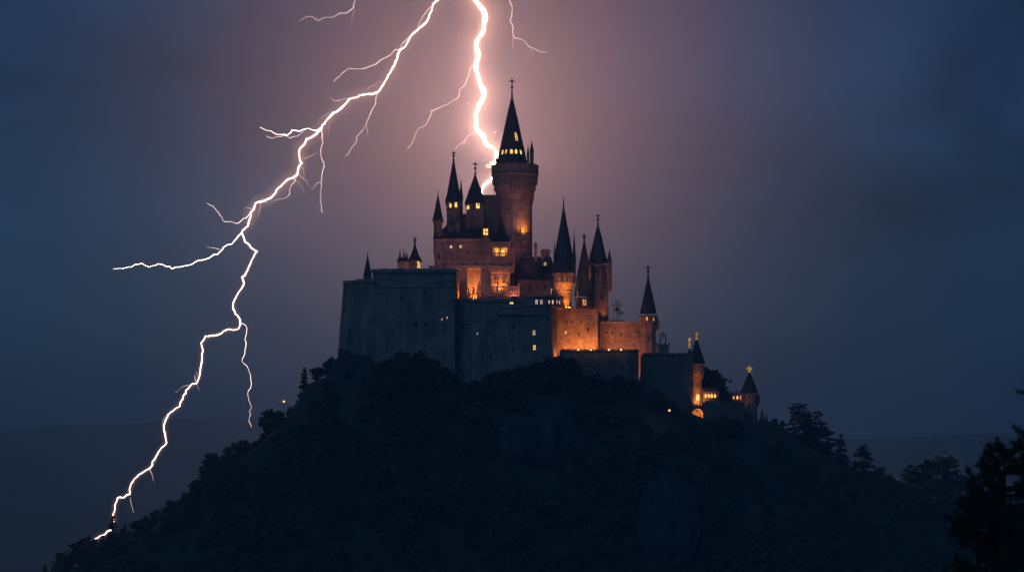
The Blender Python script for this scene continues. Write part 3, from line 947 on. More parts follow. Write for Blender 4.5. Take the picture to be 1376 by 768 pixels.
# ------------------------------------------------------------------ bastion, lower ward
def bastion():
    Y = -28.0
    z = lambda p: Z(p, Y); x = lambda p: X(p, Y)
    t = thing('bastion', (x(530), Y, z(530)), 'huge plain bastion wall on the left cliff edge, dark blue and battered', 'bastion')
    rings = []
    for py, sp in ((560, 12), (478, 8), (380, 0.5), (364, 0)):
        q = sp * 0.25
        rings.append([(x(459) - q, Y + 9 - q * .4), (x(489), Y + 1.6 - q), (x(506), Y + 1.2 - q), (x(507), Y - q), (x(611.5), Y - q), (x(613), Y + 20), (x(600), Y + 42), (x(462) - q, Y + 42)])
    # left lower portion and main taller portion
    m = MB()
    left = [[r[0], r[1], r[2], (x(506), Y + 40), (x(462) + (r[7][0] - x(462)), Y + 40)] for r in rings]
    zz = [z(560), z(478), z(380), z(376)]
    m.loft([[(a, b, h) for a, b in rr] for rr, h in zip(left, zz)])
    main = [[(x(500), Y + 3 ), r[3], r[4], r[5], r[6], (x(500), Y + 42)] for r in rings]
    zz = [z(560), z(478), z(380), z(364)]
    m.loft([[(a, b, h) for a, b in rr] for rr, h in zip(main, zz)])
    for p in (489.5, 507, 580):    # shallow buttress edges
        m.loft([[(x(p - 1.6), Y - 2.2 if p > 500 else Y - .8, z(560)), (x(p + 1.6), Y - 2.2 if p > 500 else Y - .8, z(560)), (x(p + 1.6), Y + 4, z(560)), (x(p - 1.6), Y + 4, z(560))],
                [(x(p - 1.2), Y - .35 if p > 500 else Y + 1, z(382)), (x(p + 1.2), Y - .35 if p > 500 else Y + 1, z(382)), (x(p + 1.2), Y + 4, z(382)), (x(p - 1.2), Y + 4, z(382))]])
    m.build('wall', M['stone_dark'], t)
    c = MB()
    c.prism([(x(457.6), Y + 8.4), (x(489), Y + 0.9), (x(503), Y + 0.5), (x(503), Y + 3), (x(489), Y + 4), (x(460), Y + 11)], z(379), z(374.6))
    c.box(x(499), x(612.8), Y - 0.7, Y + 2, z(366), z(362))
    c.box(x(507.5), x(611.8), Y - .55, Y + 1, z(386.5), z(384.8))
    for i in range(30):      # worn corbel stubs under the coping
        if i % 7 in (2, 5): continue
        xx = 508.5 + i * 3.45
        c.box(x(xx), x(xx + 1.5), Y - .5, Y + .5, z(368.2), z(366))
    # ragged parapet: a few worn merlons
    for a, b, h in ((459, 466, 373.2), (468, 476, 373.8), (478, 486, 372.6)):
        ya = Y + 8.4 + (a - 459) / 30 * -7.2
        c.box(x(a), x(b), ya + .4, ya + 1.6, z(375), z(h))
    for a, b, h in ((501, 507, 361.4), (511, 523, 360.8), (527, 543, 361), (548, 560, 361.3), (566, 580, 360.7), (584, 596, 361.2), (600, 611, 360.9)):
        c.box(x(a), x(b), Y - .4, Y + 1, z(362.2), z(h))
    c.build('coping', M['stone_dark'], t)
    for px, py, w, h in ((558.5, 437, 5, 6.5), (573.5, 437, 3, 7), (572, 394, 3, 6), (520, 470, 2.6, 8), (471, 420, 2.4, 8), (540, 402, 2.4, 7)):
        bat = np.interp(z(py), [z(560), z(478), z(380), z(364)], [3.0, 2, .125, 0])
        yy = Y - bat if px > 507 else Y + 9 - bat * .4 - (px - 459) / 30 * (7.4 + bat * .6)
        nrm = (0, -1, 0) if px > 507 else (-0.7, -1, 0)
        window(t, (x(px), yy + 0.02, z(py)), nrm, w * S(Y), h * S(Y), 'arch', 'dark', False, frame='stone_dark')
    for px, py in ((594, 429), (601, 427)):
        bat = np.interp(z(py), [z(560), z(478), z(380), z(364)], [3.0, 2, .125, 0])
        window(t, (x(px), Y - bat + 0.02, z(py)), (0, -1, 0), 1.0 * S(Y), 3 * S(Y), 'rect', 'glow_w', False, frame='stone_dark')
bastion()
tower('turret', 'tiny lone spire on the bastion, leftmost roof of the castle', 494, -18.0,
      [(4.4, 384), (4.2, 372.5)], [(5.4, 372), (3.6, 362), (0.4, 346)], ('none', 337), 8, 'turret')
def twin_spike():
    Y = -16.0
    s = S(Y); z = lambda p: Z(p, Y); x = lambda p: X(p, Y)
    t = thing('guard_hut', (x(541), Y, z(370)), 'low dark hut with two short spikes on top of the bastion', 'hut')
    m = MB(); m.box(x(534), x(550), Y, Y + 4, z(372), z(351)); m.build('wall', M['stone_dark'], t)
    r = MB()
    r.loft([[(x(533), Y - .3, z(351)), (x(551), Y - .3, z(351)), (x(551), Y + 4.3, z(351)), (x(533), Y + 4.3, z(351))],
            [(x(535.5), Y + 1.5, z(345)), (x(547), Y + 1.5, z(345)), (x(547), Y + 2.5, z(345)), (x(535.5), Y + 2.5, z(345))]])
    for p in (537, 542.5, 546): r.tube([(x(p), Y + 2, z(347)), (x(p), Y + 2, z(342)), (x(p), Y + 2, z(333 if p < 545 else 338))], [0.5, 0.28, 0.05], 6)
    r.build('roof', M['slate'], t)
twin_spike()
lt = tower('lantern_turret', 'small lantern turret on the bastion with a bright yellow opening', 557.5, -14.0,
      [(8, 372), (7.6, 351), (8.4, 350)], [(8.8, 349.6), (5, 343), (2.0, 334), (0.5, 328)], ('star', 318), 8, 'turret',
      [(42, 356, 5.6, 9, 'rect', 'glow_y')], fin_mat='iron')
flood(lt, (X(540, -24), -25, Z(361, -24)), (X(555, -14), -16, Z(350, -14)), 160, (1, .34, .2), 120)

def lower_ward():
    Y = -24.0
    z = lambda p: Z(p, Y); x = lambda p: X(p, Y); s = S(Y)
    t = thing('lower_ward', (x(680), Y, z(540)), 'long dark lower castle block with a row of small lit windows under its flat top', 'building')
    m = MB()
    m.loft([[(x(610), Y - 1.6, z(570)), (x(706), Y - 1.6, z(570)), (x(706), Y + 22, z(570)), (x(610), Y + 22, z(570))],
            [(x(610), Y, z(404)), (x(706), Y, z(404)), (x(706), Y + 22, z(404)), (x(610), Y + 22, z(404))]])
    P = lambda q: [(x(669.5), Y - 2 - q), (x(740), Y - 2 - q), (x(751) + q * .5, Y + 7 - q * .5), (x(756), Y + 22), (x(669.5), Y + 22)]
    m.loft([[(a, b, z(570)) for a, b in P(1.5)], [(a, b, z(412)) for a, b in P(0)]])
    P2 = [(x(703), Y - 2.6), (x(744), Y - 2.6), (x(758), Y + 6.4), (x(759), Y + 22), (x(703), Y + 22)]
    m.prism(P2, z(412), z(400))
    m.box(x(611), x(669), Y - .75, Y + 1, z(430), z(428.2))
    m.box(x(670), x(740), Y - 2.9, Y + 1, z(424), z(422.2))
    for p in (631, 652):
        m.loft([[(x(p - 1.5), Y - 2.4, z(570)), (x(p + 1.5), Y - 2.4, z(570)), (x(p + 1.5), Y + 1, z(570)), (x(p - 1.5), Y + 1, z(570))],
                [(x(p - 1), Y - .4, z(410)), (x(p + 1), Y - .4, z(410)), (x(p + 1), Y + 1, z(410)), (x(p - 1), Y + 1, z(410))]])
    m.build('wall', M['stone_dark'], t)
    c = MB()
    c.box(x(609), x(703), Y - .6, Y + 2, z(405.5), z(402))
    P3 = [(a - .0, b) for a, b in ((x(702), Y - 3.1), (x(744.5), Y - 3.1), (x(759), Y + 6.2), (x(760), Y + 22), (x(702), Y + 22))]
    c.prism(P3, z(400.2), z(398.2))
    c.prism([(x(669), Y - 2.4), (x(704), Y - 2.4), (x(704), Y + 2), (x(669), Y + 2)], z(414), z(411.5))
    for i in range(22):
        xx = 612 + i * 4.1
        c.box(x(xx), x(xx + 2.3), Y - .4, Y + .6, z(402.2), z(400.4))
    c.build('coping', M['stone_dark'], t)
    Yw = Y - 2.6
    for p, w, h, g in ((721, 3.2, 6, 'glow_w'), (727.5, 3.2, 6, 'glow_w'), (738, 1.6, 4.6, 'glow_w'), (742.8, 2.0, 5.2, 'glow_w')):
        wall_window(t, p, 405.6, Yw, w, h, 'rect', g, w > 3)
    for f in (0.28, 0.55):
        a = Vector((x(744), Y - 2.6, 0)).lerp(Vector((x(758), Y + 6.4, 0)), f)
        window(t, (a.x, a.y, z(405.2)), (9, -3.4 * 1.0, 0) if False else (0.54, -0.84, 0), 2.2 * s, 4.8 * s, 'rect', 'glow_w', False)
    wall_window(t, 687.5, 405.5, Y - 0.0, 4.6, 5.5, 'arch', 'glow_y', True)
    for p, q, g in ((717.5, 447.5, 'glow_w'), (718, 467.3, 'glow_y')):
        bat = np.interp(Z(q, Y), [z(570), z(412)], [3.5, 2.0])
        window(t, (x(p), Y - bat + .02, z(q)), (0, -1, 0), 3.2 * s, 6 * s, 'rect', g, True)
    for p, q in ((641.5, 448), (607 + 20, 470)):
        bat = np.interp(Z(q, Y), [z(570), z(404)], [1.6, 0])
        window(t, (x(p), Y - bat + .02, z(q)), (0, -1, 0), .9 * s, 3 * s, 'rect', 'glow_w' if q < 460 else 'dark', False)
    for p, q in ((690, 440), (690, 470), (652, 430), (660, 480), (622, 440), (735, 430)):
        bat = np.interp(Z(q, Y), [z(570), z(412)], [3.5, 2.0]) if p > 669 else np.interp(Z(q, Y), [z(570), z(404)], [1.6, 0])
        window(t, (x(p), Y - bat + .02, z(q)), (0, -1, 0), 2.2 * s, 6 * s, 'arch', 'dark', False, frame='stone_dark')
    flood(t, (x(753), Y + 1, z(484)), (x(747), Y + 5, z(455)), 420, (1, .27, .07), angle=110)
lower_ward()

# ------------------------------------------------------------------ right hand towers
rt = tower('round_tower', 'round tower with tall bare cone roof and orange floodlit drum', 757.3, -9.0,
      [(10.5, 430), (10.5, 392), (10.7, 386), (14.2, 381), (14.6, 368)], [(16.2, 365), (14.6, 356), (9.4, 325), (4.6, 300), (0.5, 276)], ('none', 264), 16, 'tower',
      [(-8, 377, 2.2, 5, 'arch', 'dark'), (18, 377.5, 2.0, 5, 'arch', 'dark')])
_m = MB()
_s = S(-9.0)
for i in range(20):
    a = 2 * math.pi * i / 20
    d = Vector((math.cos(a), math.sin(a), 0)); q = Vector((-d.y, d.x, 0)) * 0.22
    c0 = Vector((X(757.3, -9), -9, 0))
    p0, p1 = c0 + d * 10.4 * _s, c0 + d * 14 * _s
    _m.loft([[(v.x, v.y, Z(391, -9)) for v in (p0 - q, p0 + d * .2 - q, p0 + d * .2 + q, p0 + q)], [(v.x, v.y, Z(382, -9)) for v in (p0 - q, p1 - q, p1 + q, p0 + q)]])
_m.build('corbel_ring', M['trim'], rt)
flood(rt, (X(764, -14), -14.2, Z(414, -14)), (X(761, -9), -11, Z(392, -9)), 900, (1, .28, .035), angle=125)
flood(rt, (X(755, -14), -15, Z(398, -14)), (X(757, -9), -11.5, Z(376, -9)), 560, (1, .27, .05), angle=125)
pinnacle(rt, X(771.5, -6), -6, Z(380, -6), Z(352, -6), Z(308, -6), 1.6 * _s * 1.2)
pinnacle(rt, X(745, -4), -4, Z(380, -4), Z(346, -4), Z(322, -4), 1.0 * _s)

td = tower('square_tower', 'square dark pyramid roofed tower squeezed between round tower and cross topped tower', 785, -6.0,
      [(11.5, 470), (11.3, 400)], [(12.8, 397), (9.5, 372), (4.8, 346), (0.5, 325)], ('star', 314), 4, 'tower',
      [(0, 407, 5, 7.5, 'rect', 'glow_o')])
te = tower('spire_tower', 'tall spire tower topped by a cross, right of the dark pyramid roof', 803.5, -4.0,
      [(14, 470), (14, 432), (13.6, 400), (13, 386), (12, 380), (11.6, 356)], [(12.8, 353.5), (9.6, 342), (5.0, 320), (0.5, 303)], ('cross', 287), 8, 'tower',
      [(-8, 366, 2.2, 7, 'arch', 'dark'), (25, 366, 2.2, 7, 'arch', 'dark'), (20, 402, 3.4, 5, 'arch', 'dark')])
flood(te, (X(815, -9), -9.5, Z(430, -9)), (X(814, -6), -6.5, Z(405, -6)), 300, (1, .27, .08), 95)
pinnacle(te, X(819, -6), -6, Z(392, -6), Z(352, -6), Z(332, -6), 2.6 * S(-6))
pinnacle(te, X(793, -9), -9, Z(375, -9), Z(358, -9), Z(335, -9), 1.4 * S(-9))

pinnacle(td, X(776.5, -9), -9.5, Z(405, -9), Z(392, -9), Z(374, -9), 1.2 * S(-9))
pinnacle(td, X(795, -11), -11, Z(420, -11), Z(404, -11), Z(386, -11), 1.3 * S(-9))
pinnacle(rt, X(742.5, -12), -12, Z(404, -12), Z(394, -12), Z(379, -12), 1.1 * S(-9))

def curtain(name, label, a, b, top, Y, floods, bottom=520, batter=1.2, holes=(), lights=(), cat='wall'):
    z = lambda p: Z(p, Y); x = lambda p: X(p, Y); s = S(Y)
    t = thing(name, (x((a + b) / 2), Y, z(bottom)), label, cat)
    m = MB()
    m.loft([[(x(a), Y - batter, z(bottom)), (x(b), Y - batter, z(bottom)), (x(b), Y + 4, z(bottom)), (x(a), Y + 4, z(bottom))],
            [(x(a), Y, z(top + 2)), (x(b), Y, z(top + 2)), (x(b), Y + 4, z(top + 2)), (x(a), Y + 4, z(top + 2))]])
    m.build('wall', M['stone'], t)
    bat = lambda py: float(np.interp(z(py), [z(bottom), z(top + 2)], [batter, 0]))
    for px, py, w, h, g in holes:
        window(t, (x(px), Y - bat(py) + .03, z(py)), (0, -1, 0), w * s, h * s, 'arch', g, False, frame='stone')
    for f in floods: flood(t, *f)
    return t, x, z, s
ct, cx_, cz_, cs_ = curtain('curtain_wall', 'orange floodlit curtain wall between round tower and cross topped tower', 743, 806, 415, -13.0,
    [((X(p, -20), -20.5, Z(478, -20)), (X(p, -13), -13.5, Z(454, -13)), w * 1.25, (1, .26, .045), 130) for p, w in ((764, 340), (776, 470), (788, 840), (798, 620))],
    holes=((762, 433, 2, 3, 'dark'), (769, 433, 2, 3, 'dark'), (781, 433, 1.6, 3, 'dark'), (790, 444, 2.2, 6, 'dark'), (760, 447, 2.6, 5, 'glow_w'), (778, 450, 2, 3, 'dark'), (798, 437, 1.6, 4, 'dark')))
m = MB()
m.box(cx_(742.5), cx_(806), -13.7, -12, cz_(417.5), cz_(414.8))
for i in range(13):
    m.box(cx_(745 + i * 4.75), cx_(747.6 + i * 4.75), -13.5, -12.3, cz_(414.9), cz_(411.8))
for i in range(20):
    m.box(cx_(744 + i * 3.1), cx_(745.2 + i * 3.1), -13.5, -12.9, cz_(421), cz_(417.5))
m.build('parapet', M['stone'], ct)
m = MB(); m.tube([(cx_(804.8), -14.3, cz_(500)), (cx_(804.8), -13.3, cz_(420))], 0.35, 6); m.build('drainpipe', M['iron'], ct)
ct, cx_, cz_, cs_ = curtain('curtain_wall', 'dim reddish curtain wall with flat coping, left of the star topped tower', 806, 878, 434, -9.0,
    [((X(p, -17), -18, Z(481, -17)), (X(p, -9), -9.5, Z(452, -9)), w * 0.85, (1, .26, .09), 130) for p, w in ((812, 400), (828, 400), (845, 390))] + [((X(861, -15), -16, Z(506, -15)), (X(861, -9), -9.5, Z(484, -9)), 520, (1, .22, .10), 110)], bottom=530,
    holes=((823, 447, 2, 4, 'dark'), (834, 449, 2, 4, 'dark'), (846, 452, 2, 3, 'dark'), (815, 446, 3, 3, 'dark'), (857, 446, 2, 3, 'dark')))
m = MB()
m.box(cx_(805.5), cx_(878), -9.8, -4.5, cz_(435.5), cz_(431.8))
m.box(cx_(806), cx_(840), -9.5, -7.5, cz_(431.9), cz_(430))
m.build('coping', M['trim'], ct)

def bell_frame():
    Y = -8.0
    s = S(Y); z = lambda p: Z(p, Y); x = lambda p: X(p, Y)
    t = thing('iron_well_frame', (x(829), Y, z(431)), 'thin wrought iron frame standing on the flat reddish curtain wall', 'iron frame')
    m = MB()
    for p in (825, 833): m.tube([(x(p), Y, z(432)), (x(p), Y, z(409))], 0.1, 5)
    m.tube([(x(829), Y, z(432)), (x(829), Y, z(403))], 0.13, 5)
    for k in range(1, 12):
        pass
    m.tube([(x(829 + 6 * math.cos(math.pi * k / 12)), Y, z(410 - 4 * math.sin(math.pi * k / 12))) for k in range(13)], 0.1, 5)
    m.tube([(x(822), Y, z(410)), (x(836), Y, z(410))], 0.1, 5)
    m.tube([(x(829), Y, z(421)), (x(839), Y, z(420))], 0.11, 5)
    m.tube([(x(829 + 4.5 * math.cos(2 * math.pi * k / 12) + 4), Y, z(420 + 1.6 * math.sin(2 * math.pi * k / 12))) for k in range(13)], 0.09, 4)
    m.build('frame', M['iron'], t)
    m = MB()
    m.rings(x(829), Y, 8, [(0.05, z(412)), (0.5, z(413)), (0.6, z(416)), (0.8, z(417.5))])
    m.build('bell', M['iron'], t)
bell_frame()

tf = tower('watch_tower', 'slim watch tower with star topped spire at the right end of the curtain wall', 871, -11.0,
      [(10.2, 530), (10, 475), (9.8, 446), (11.6, 437), (11.8, 424)], [(10.8, 421), (7.2, 405), (3.6, 388), (0.5, 372)], ('star', 356), 8, 'tower',
      [(-12, 429, 2.4, 5, 'arch', 'glow_o'), (32, 429, 2.4, 5, 'arch', 'glow_o')], slits=((0, 455, 1.6, 5),))
flood(tf, (X(869, -26), -26, Z(482, -26)), (X(871, -13), -13, Z(460, -13)), 300, (1, .3, .12), 90)
m = MB(); m.rings(X(883.5, -12), -12, 6, [(0.1, Z(444, -12)), (2 * S(-12), Z(439, -12)), (2.2 * S(-12), Z(432, -12)), (0.2, Z(428, -12))]); m.build('bartizan', M['stone'], tf)

def rampart(label, a, b, top, Y, dep, bottom=575, name='rampart'):
    z = lambda p: Z(p, Y); x = lambda p: X(p, Y); s = S(Y)
    t = thing(name, (x((a + b) / 2), Y, z(bottom)), label, 'rampart')
    m = MB()
    m.loft([[(x(a - 2), Y - 1.8, z(bottom)), (x(b + 1), Y - 1.8, z(bottom)), (x(b + 1), Y + dep, z(bottom)), (x(a - 2), Y + dep, z(bottom))],
            [(x(a), Y, z(top + 2)), (x(b), Y, z(top + 2)), (x(b), Y + dep, z(top + 2)), (x(a), Y + dep, z(top + 2))]])
    for p in np.arange(a + 14, b - 6, 26):
        m.loft([[(x(p - 1.6), Y - 2.4, z(bottom)), (x(p + 1.6), Y - 2.4, z(bottom)), (x(p + 1.6), Y + 1, z(bottom)), (x(p - 1.6), Y + 1, z(bottom))],
                [(x(p - 1.2), Y - .3, z(top + 8)), (x(p + 1.2), Y - .3, z(top + 8)), (x(p + 1.2), Y + 1, z(top + 8)), (x(p - 1.2), Y + 1, z(top + 8))]])
    m.build('wall', M['rampart'], t)
    c = MB()
    c.box(x(a - .8), x(b + .6), Y - .5, Y + 1.4, z(top + 2), z(top))
    merlons(c, x(a), x(b), Y - .2, Y + .9, z(top), 5 * s, 1.3 * s, .5)
    c.build('parapet', M['rampart'], t)
    for p in np.arange(a + 8, b - 4, 19):
        q = top + 22 + (p * 7 % 9)
        bat = float(np.interp(z(q), [z(bottom), z(top + 2)], [1.8, 0]))
        window(t, (x(p), Y - bat + .02, z(q)), (0, -1, 0), 1.6 * s, 5 * s, 'arch', 'dark', False, frame='rampart')
    return t
rampart('dark front rampart with four lamps along its top, below the orange curtain wall', 753, 858, 470, -38.0, 8)
rampart('dark rampart right of the pink lit gap, below the small arched chimney', 863.5, 931, 475, -36.0, 10)

def parapet_lamp(px, py, Y, label):
    s = S(Y)
    x, z = X(px, Y), Z(py, Y)
    t = thing('parapet_lamp', (x, Y, z - 1.2), label, 'lamp', 'lamps along the dark front rampart')
    m = MB(); m.tube([(x, Y, z - 1.2), (x, Y, z - .25)], 0.07, 6); m.rings(x, Y, 8, [(0.28, z + .25), (0.36, z + .3), (0.05, z + .5)]); m.build('post', M['iron'], t)
    g = MB(); g.rings(x, Y, 8, [(0.03, z - .3), (0.24, z - .2), (0.28, z), (0.24, z + .2), (0.03, z + .28)]); g.build('globe', M['glow_dot'], t)
    bulb(t, (x, Y - 0.5, z), 5, (1, .5, .25), .2)
for px, lab in ((777.5, 'first small lamp on the front rampart counted from the round tower'), (794, 'second small lamp on the front rampart counted from the round tower'),
                (818, 'third small lamp on the front rampart counted from the round tower'), (834.5, 'fourth small lamp on the front rampart, nearest the pink lit gap')):
    parapet_lamp(px, 469.5, -39.2, lab)

def arched_chimney():
    Y = -22.0
    s = S(Y); z = lambda p: Z(p, Y); x = lambda p: X(p, Y)
    t = thing('bell_cote', (x(891), Y, z(480)), 'squat stone stack carrying an open iron arch, right of the star topped tower', 'bell cote')
    m = MB()
    m.box(x(883.5), x(898.5), Y, Y + 4, z(500), z(465))
    m.box(x(882), x(900), Y - .4, Y + 4.4, z(465), z(462.5))
    for p in (883, 888, 893.5, 898.3): m.box(x(p - 1.1), x(p + 1.1), Y - .4, Y + .4, z(462.6), z(460.4))
    m.build('stack', M['stone_dark'], t)
    a = MB()
    a.tube([(x(887.5), Y + 1, z(463))] + [(x(891.2 - 3.7 * math.cos(math.pi * k / 10)), Y + 1, z(453 - 6 * math.sin(math.pi * k / 10))) for k in range(11)] + [(x(894.9), Y + 1, z(463))], 0.17, 6)
    a.tube([(x(891.2), Y + 1, z(447)), (x(891.2), Y + 1, z(453))], [.08, .3], 6)
    a.build('arch', M['iron'], t)
arched_chimney()

# gate
tg = tower('gate_tower', 'gate tower with bulging dark head, gilded vane and orange lit lower shaft', 936, -31.0,
      [(7.2, 590), (6.9, 545), (6.6, 512), (9.4, 503), (10, 490)], [(11, 488), (7.6, 478), (3.8, 466), (0.5, 456)], ('vane', 446), 8, 'tower',
      [(8, 534, 4.4, 9, 'arch', 'glow_y')], fin_mat='glow_gold', slits=((6, 519, 1.6, 5), (30, 497, 1.6, 4)))
pinnacle(tg, X(926.5, -29), -29, Z(505, -29), Z(476, -29), Z(463, -29), 3.0 * S(-29))
m = finial_mb(X(926.5, -29), -29, Z(464, -29), Z(453, -29), 'vane'); m.build('finial', M['glow_gold'], tg)
flood(tg, (X(936, -39), -37.6, Z(543, -38)), (X(936.5, -32), -32, Z(524, -32)), 800, (1, .28, .05), 120)

def gate_wall():
    Y = -40.0
    s = S(Y); z = lambda p: Z(p, Y); x = lambda p: X(p, Y)
    t = thing('gate_wall', (x(938), Y, z(575)), 'low dark outer wall with a glowing round arched gate opening', 'wall')
    m = MB()
    m.box(x(890), x(930), Y, Y + 5, z(590), z(547))
    m.box(x(944.5), x(1000), Y + .4, Y + 5, z(590), z(540))
    # wall above the arch, cut to a round head
    n = 10
    cxa, r = x(937.2), 7.25 * s
    zs = z(556)
    arc = [(cxa - r * math.cos(math.pi * k / n), zs + r * math.sin(math.pi * k / n)) for k in range(n + 1)]
    for k in range(n):
        (a, za), (b, zb) = arc[k], arc[k + 1]
        m.loft([[(a, Y, za), (b, Y, zb), (b, Y + 5, zb), (a, Y + 5, za)], [(a, Y, z(547)), (b, Y, z(547)), (b, Y + 5, z(547)), (a, Y + 5, z(547))]])
    m.box(x(929), x(946), Y + 5.0, Y + 6, z(590), z(547))
    m.build('wall', M['rampart'], t)
    p = MB()
    p.box(x(928), x(946.5), Y - .4, Y + .6, z(547), z(545.5))
    merlons(p, x(928), x(946.5), Y - .3, Y + .4, z(545.5), 2.6 * s, 1.6 * s, .6)
    merlons(p, x(891), x(928), Y + .1, Y + .8, z(547), 3 * s, 2 * s, .7)
    merlons(p, x(947), x(996), Y + .5, Y + 1.2, z(540), 3 * s, 2 * s, .7)
    p.build('parapet', M['rampart'], t)
    d = MB(); d.box(x(934), x(941), Y + 4.8, Y + 5.1, z(572), z(558)); d.build('door', M['wood'], t)
    bulb(t, (x(937), Y + 2.2, z(556)), 200, (1, .3, .07), .3)
    l = MB(); l.tube([(x(937), Y + 2.2, z(550)), (x(937), Y + 2.2, z(553))], [.05, .2], 6); l.build('lantern', M['iron'], t)
gate_wall()

def lit_lodge():
    Y = -33.0
    s = S(Y); z = lambda p: Z(p, Y); x = lambda p: X(p, Y)
    t = thing('lodge', (x(954), Y, z(560)), 'low lodge with a row of four bright windows, right of the gate tower', 'lodge')
    m = MB(); m.box(x(945), x(966), Y, Y + 6, z(580), z(526)); m.build('wall', M['stone'], t)
    r = MB()
    r.loft([[(x(944), Y - .5, z(526)), (x(967), Y - .5, z(526)), (x(967), Y + 6.5, z(526)), (x(944), Y + 6.5, z(526))],
            [(x(947), Y + 2.9, z(520)), (x(964), Y + 2.9, z(520)), (x(964), Y + 3.1, z(520)), (x(947), Y + 3.1, z(520))]])
    r.build('roof', M['slate'], t)
    for p in (948.2, 952.2, 956.4, 960.6): wall_window(t, p, 531.5, Y, 2.8, 4.6, 'arch', 'glow_y', False)
lit_lodge()
def sentry():
    Y = -33.0
    s = S(Y); z = lambda p: Z(p, Y); x = lambda p: X(p, Y)
    t = thing('gazebo', (x(991), Y, z(560)), 'small pinnacled sentry house glowing beside the end tower', 'sentry house')
    m = MB(); m.box(x(983.5), x(998), Y, Y + 3, z(575), z(530)); m.build('wall', M['stone'], t)
    r = MB()
    r.box(x(982.5), x(999), Y - .3, Y + 3.3, z(530), z(529))
    for p, q in ((984.5, 525), (990, 522.5), (995, 524)):
        r.rings(x(p), Y + 1, 6, [(.5, z(529)), (.55, z(528)), (.05, z(q))])
    r.build('roof', M['stone'], t)
    for p, g in ((985.8, 'glow_o'), (990.8, 'glow_y'), (995.4, 'glow_o')): wall_window(t, p, 533.8, Y, 2.2, 4, 'arch', g, False)
sentry()
th = tower('end_tower', 'squat end tower with crowned cone roof at the castle right tip', 1007, -31.0,
      [(10.4, 600), (10.2, 560), (9.6, 535), (10.2, 529.5)], [(11.4, 528), (7.8, 518), (3.8, 508), (0.5, 500)], ('crown', 490), 12, 'tower', fin_mat='glow_gold',
      windows=((-10, 545, 1.8, 5, 'arch', 'dark'),))
flood(th, (X(1012, -40), -39, Z(567, -40)), (X(1010, -33), -33, Z(545, -33)), 210, (1, .32, .16), 110)
flood(th, (X(996, -36), -38, Z(534, -36)), (X(1003, -32), -32, Z(529, -32)), 40, (1, .32, .1), 110)
m = MB(); m.rings(X(1018.5, -31), -31, 8, [(0.1, Z(546, -31)), (2.6 * S(-31), Z(540, -31)), (2.8 * S(-31), Z(532, -31)), (.2, Z(529, -31))]); m.build('bartizan', M['stone'], th)

def lamp_post(px, py, Y, label, power, height=5.0):
    x, z = X(px, Y), Z(py, Y)
    g = GH(x, Y)
    z0 = min(g, z - 1.0)
    t = thing('lamp_post', (x, Y, z0), label, 'lamp post')
    m = MB(); m.tube([(x, Y, z0 - .5), (x, Y, z - .3)], [.12, .07], 6); m.rings(x, Y, 8, [(.34, z + .3), (.42, z + .35), (.05, z + .6)]); m.build('post', M['iron'], t)
    q = MB(); q.rings(x, Y, 8, [(.03, z - .35), (.3, z - .2), (.34, z), (.3, z + .2), (.03, z + .3)]); q.build('globe', M['glow_y'], t)
    bulb(t, (x, Y - .6, z), power, (1, .55, .15), .2)
lamp_post(899.5, 551, -58, 'lone bright yellow lamp below the gate wall', 14)
lamp_post(381.5, 539, 6, 'tiny lone lamp on the hill skyline far left of the bastion', 20)

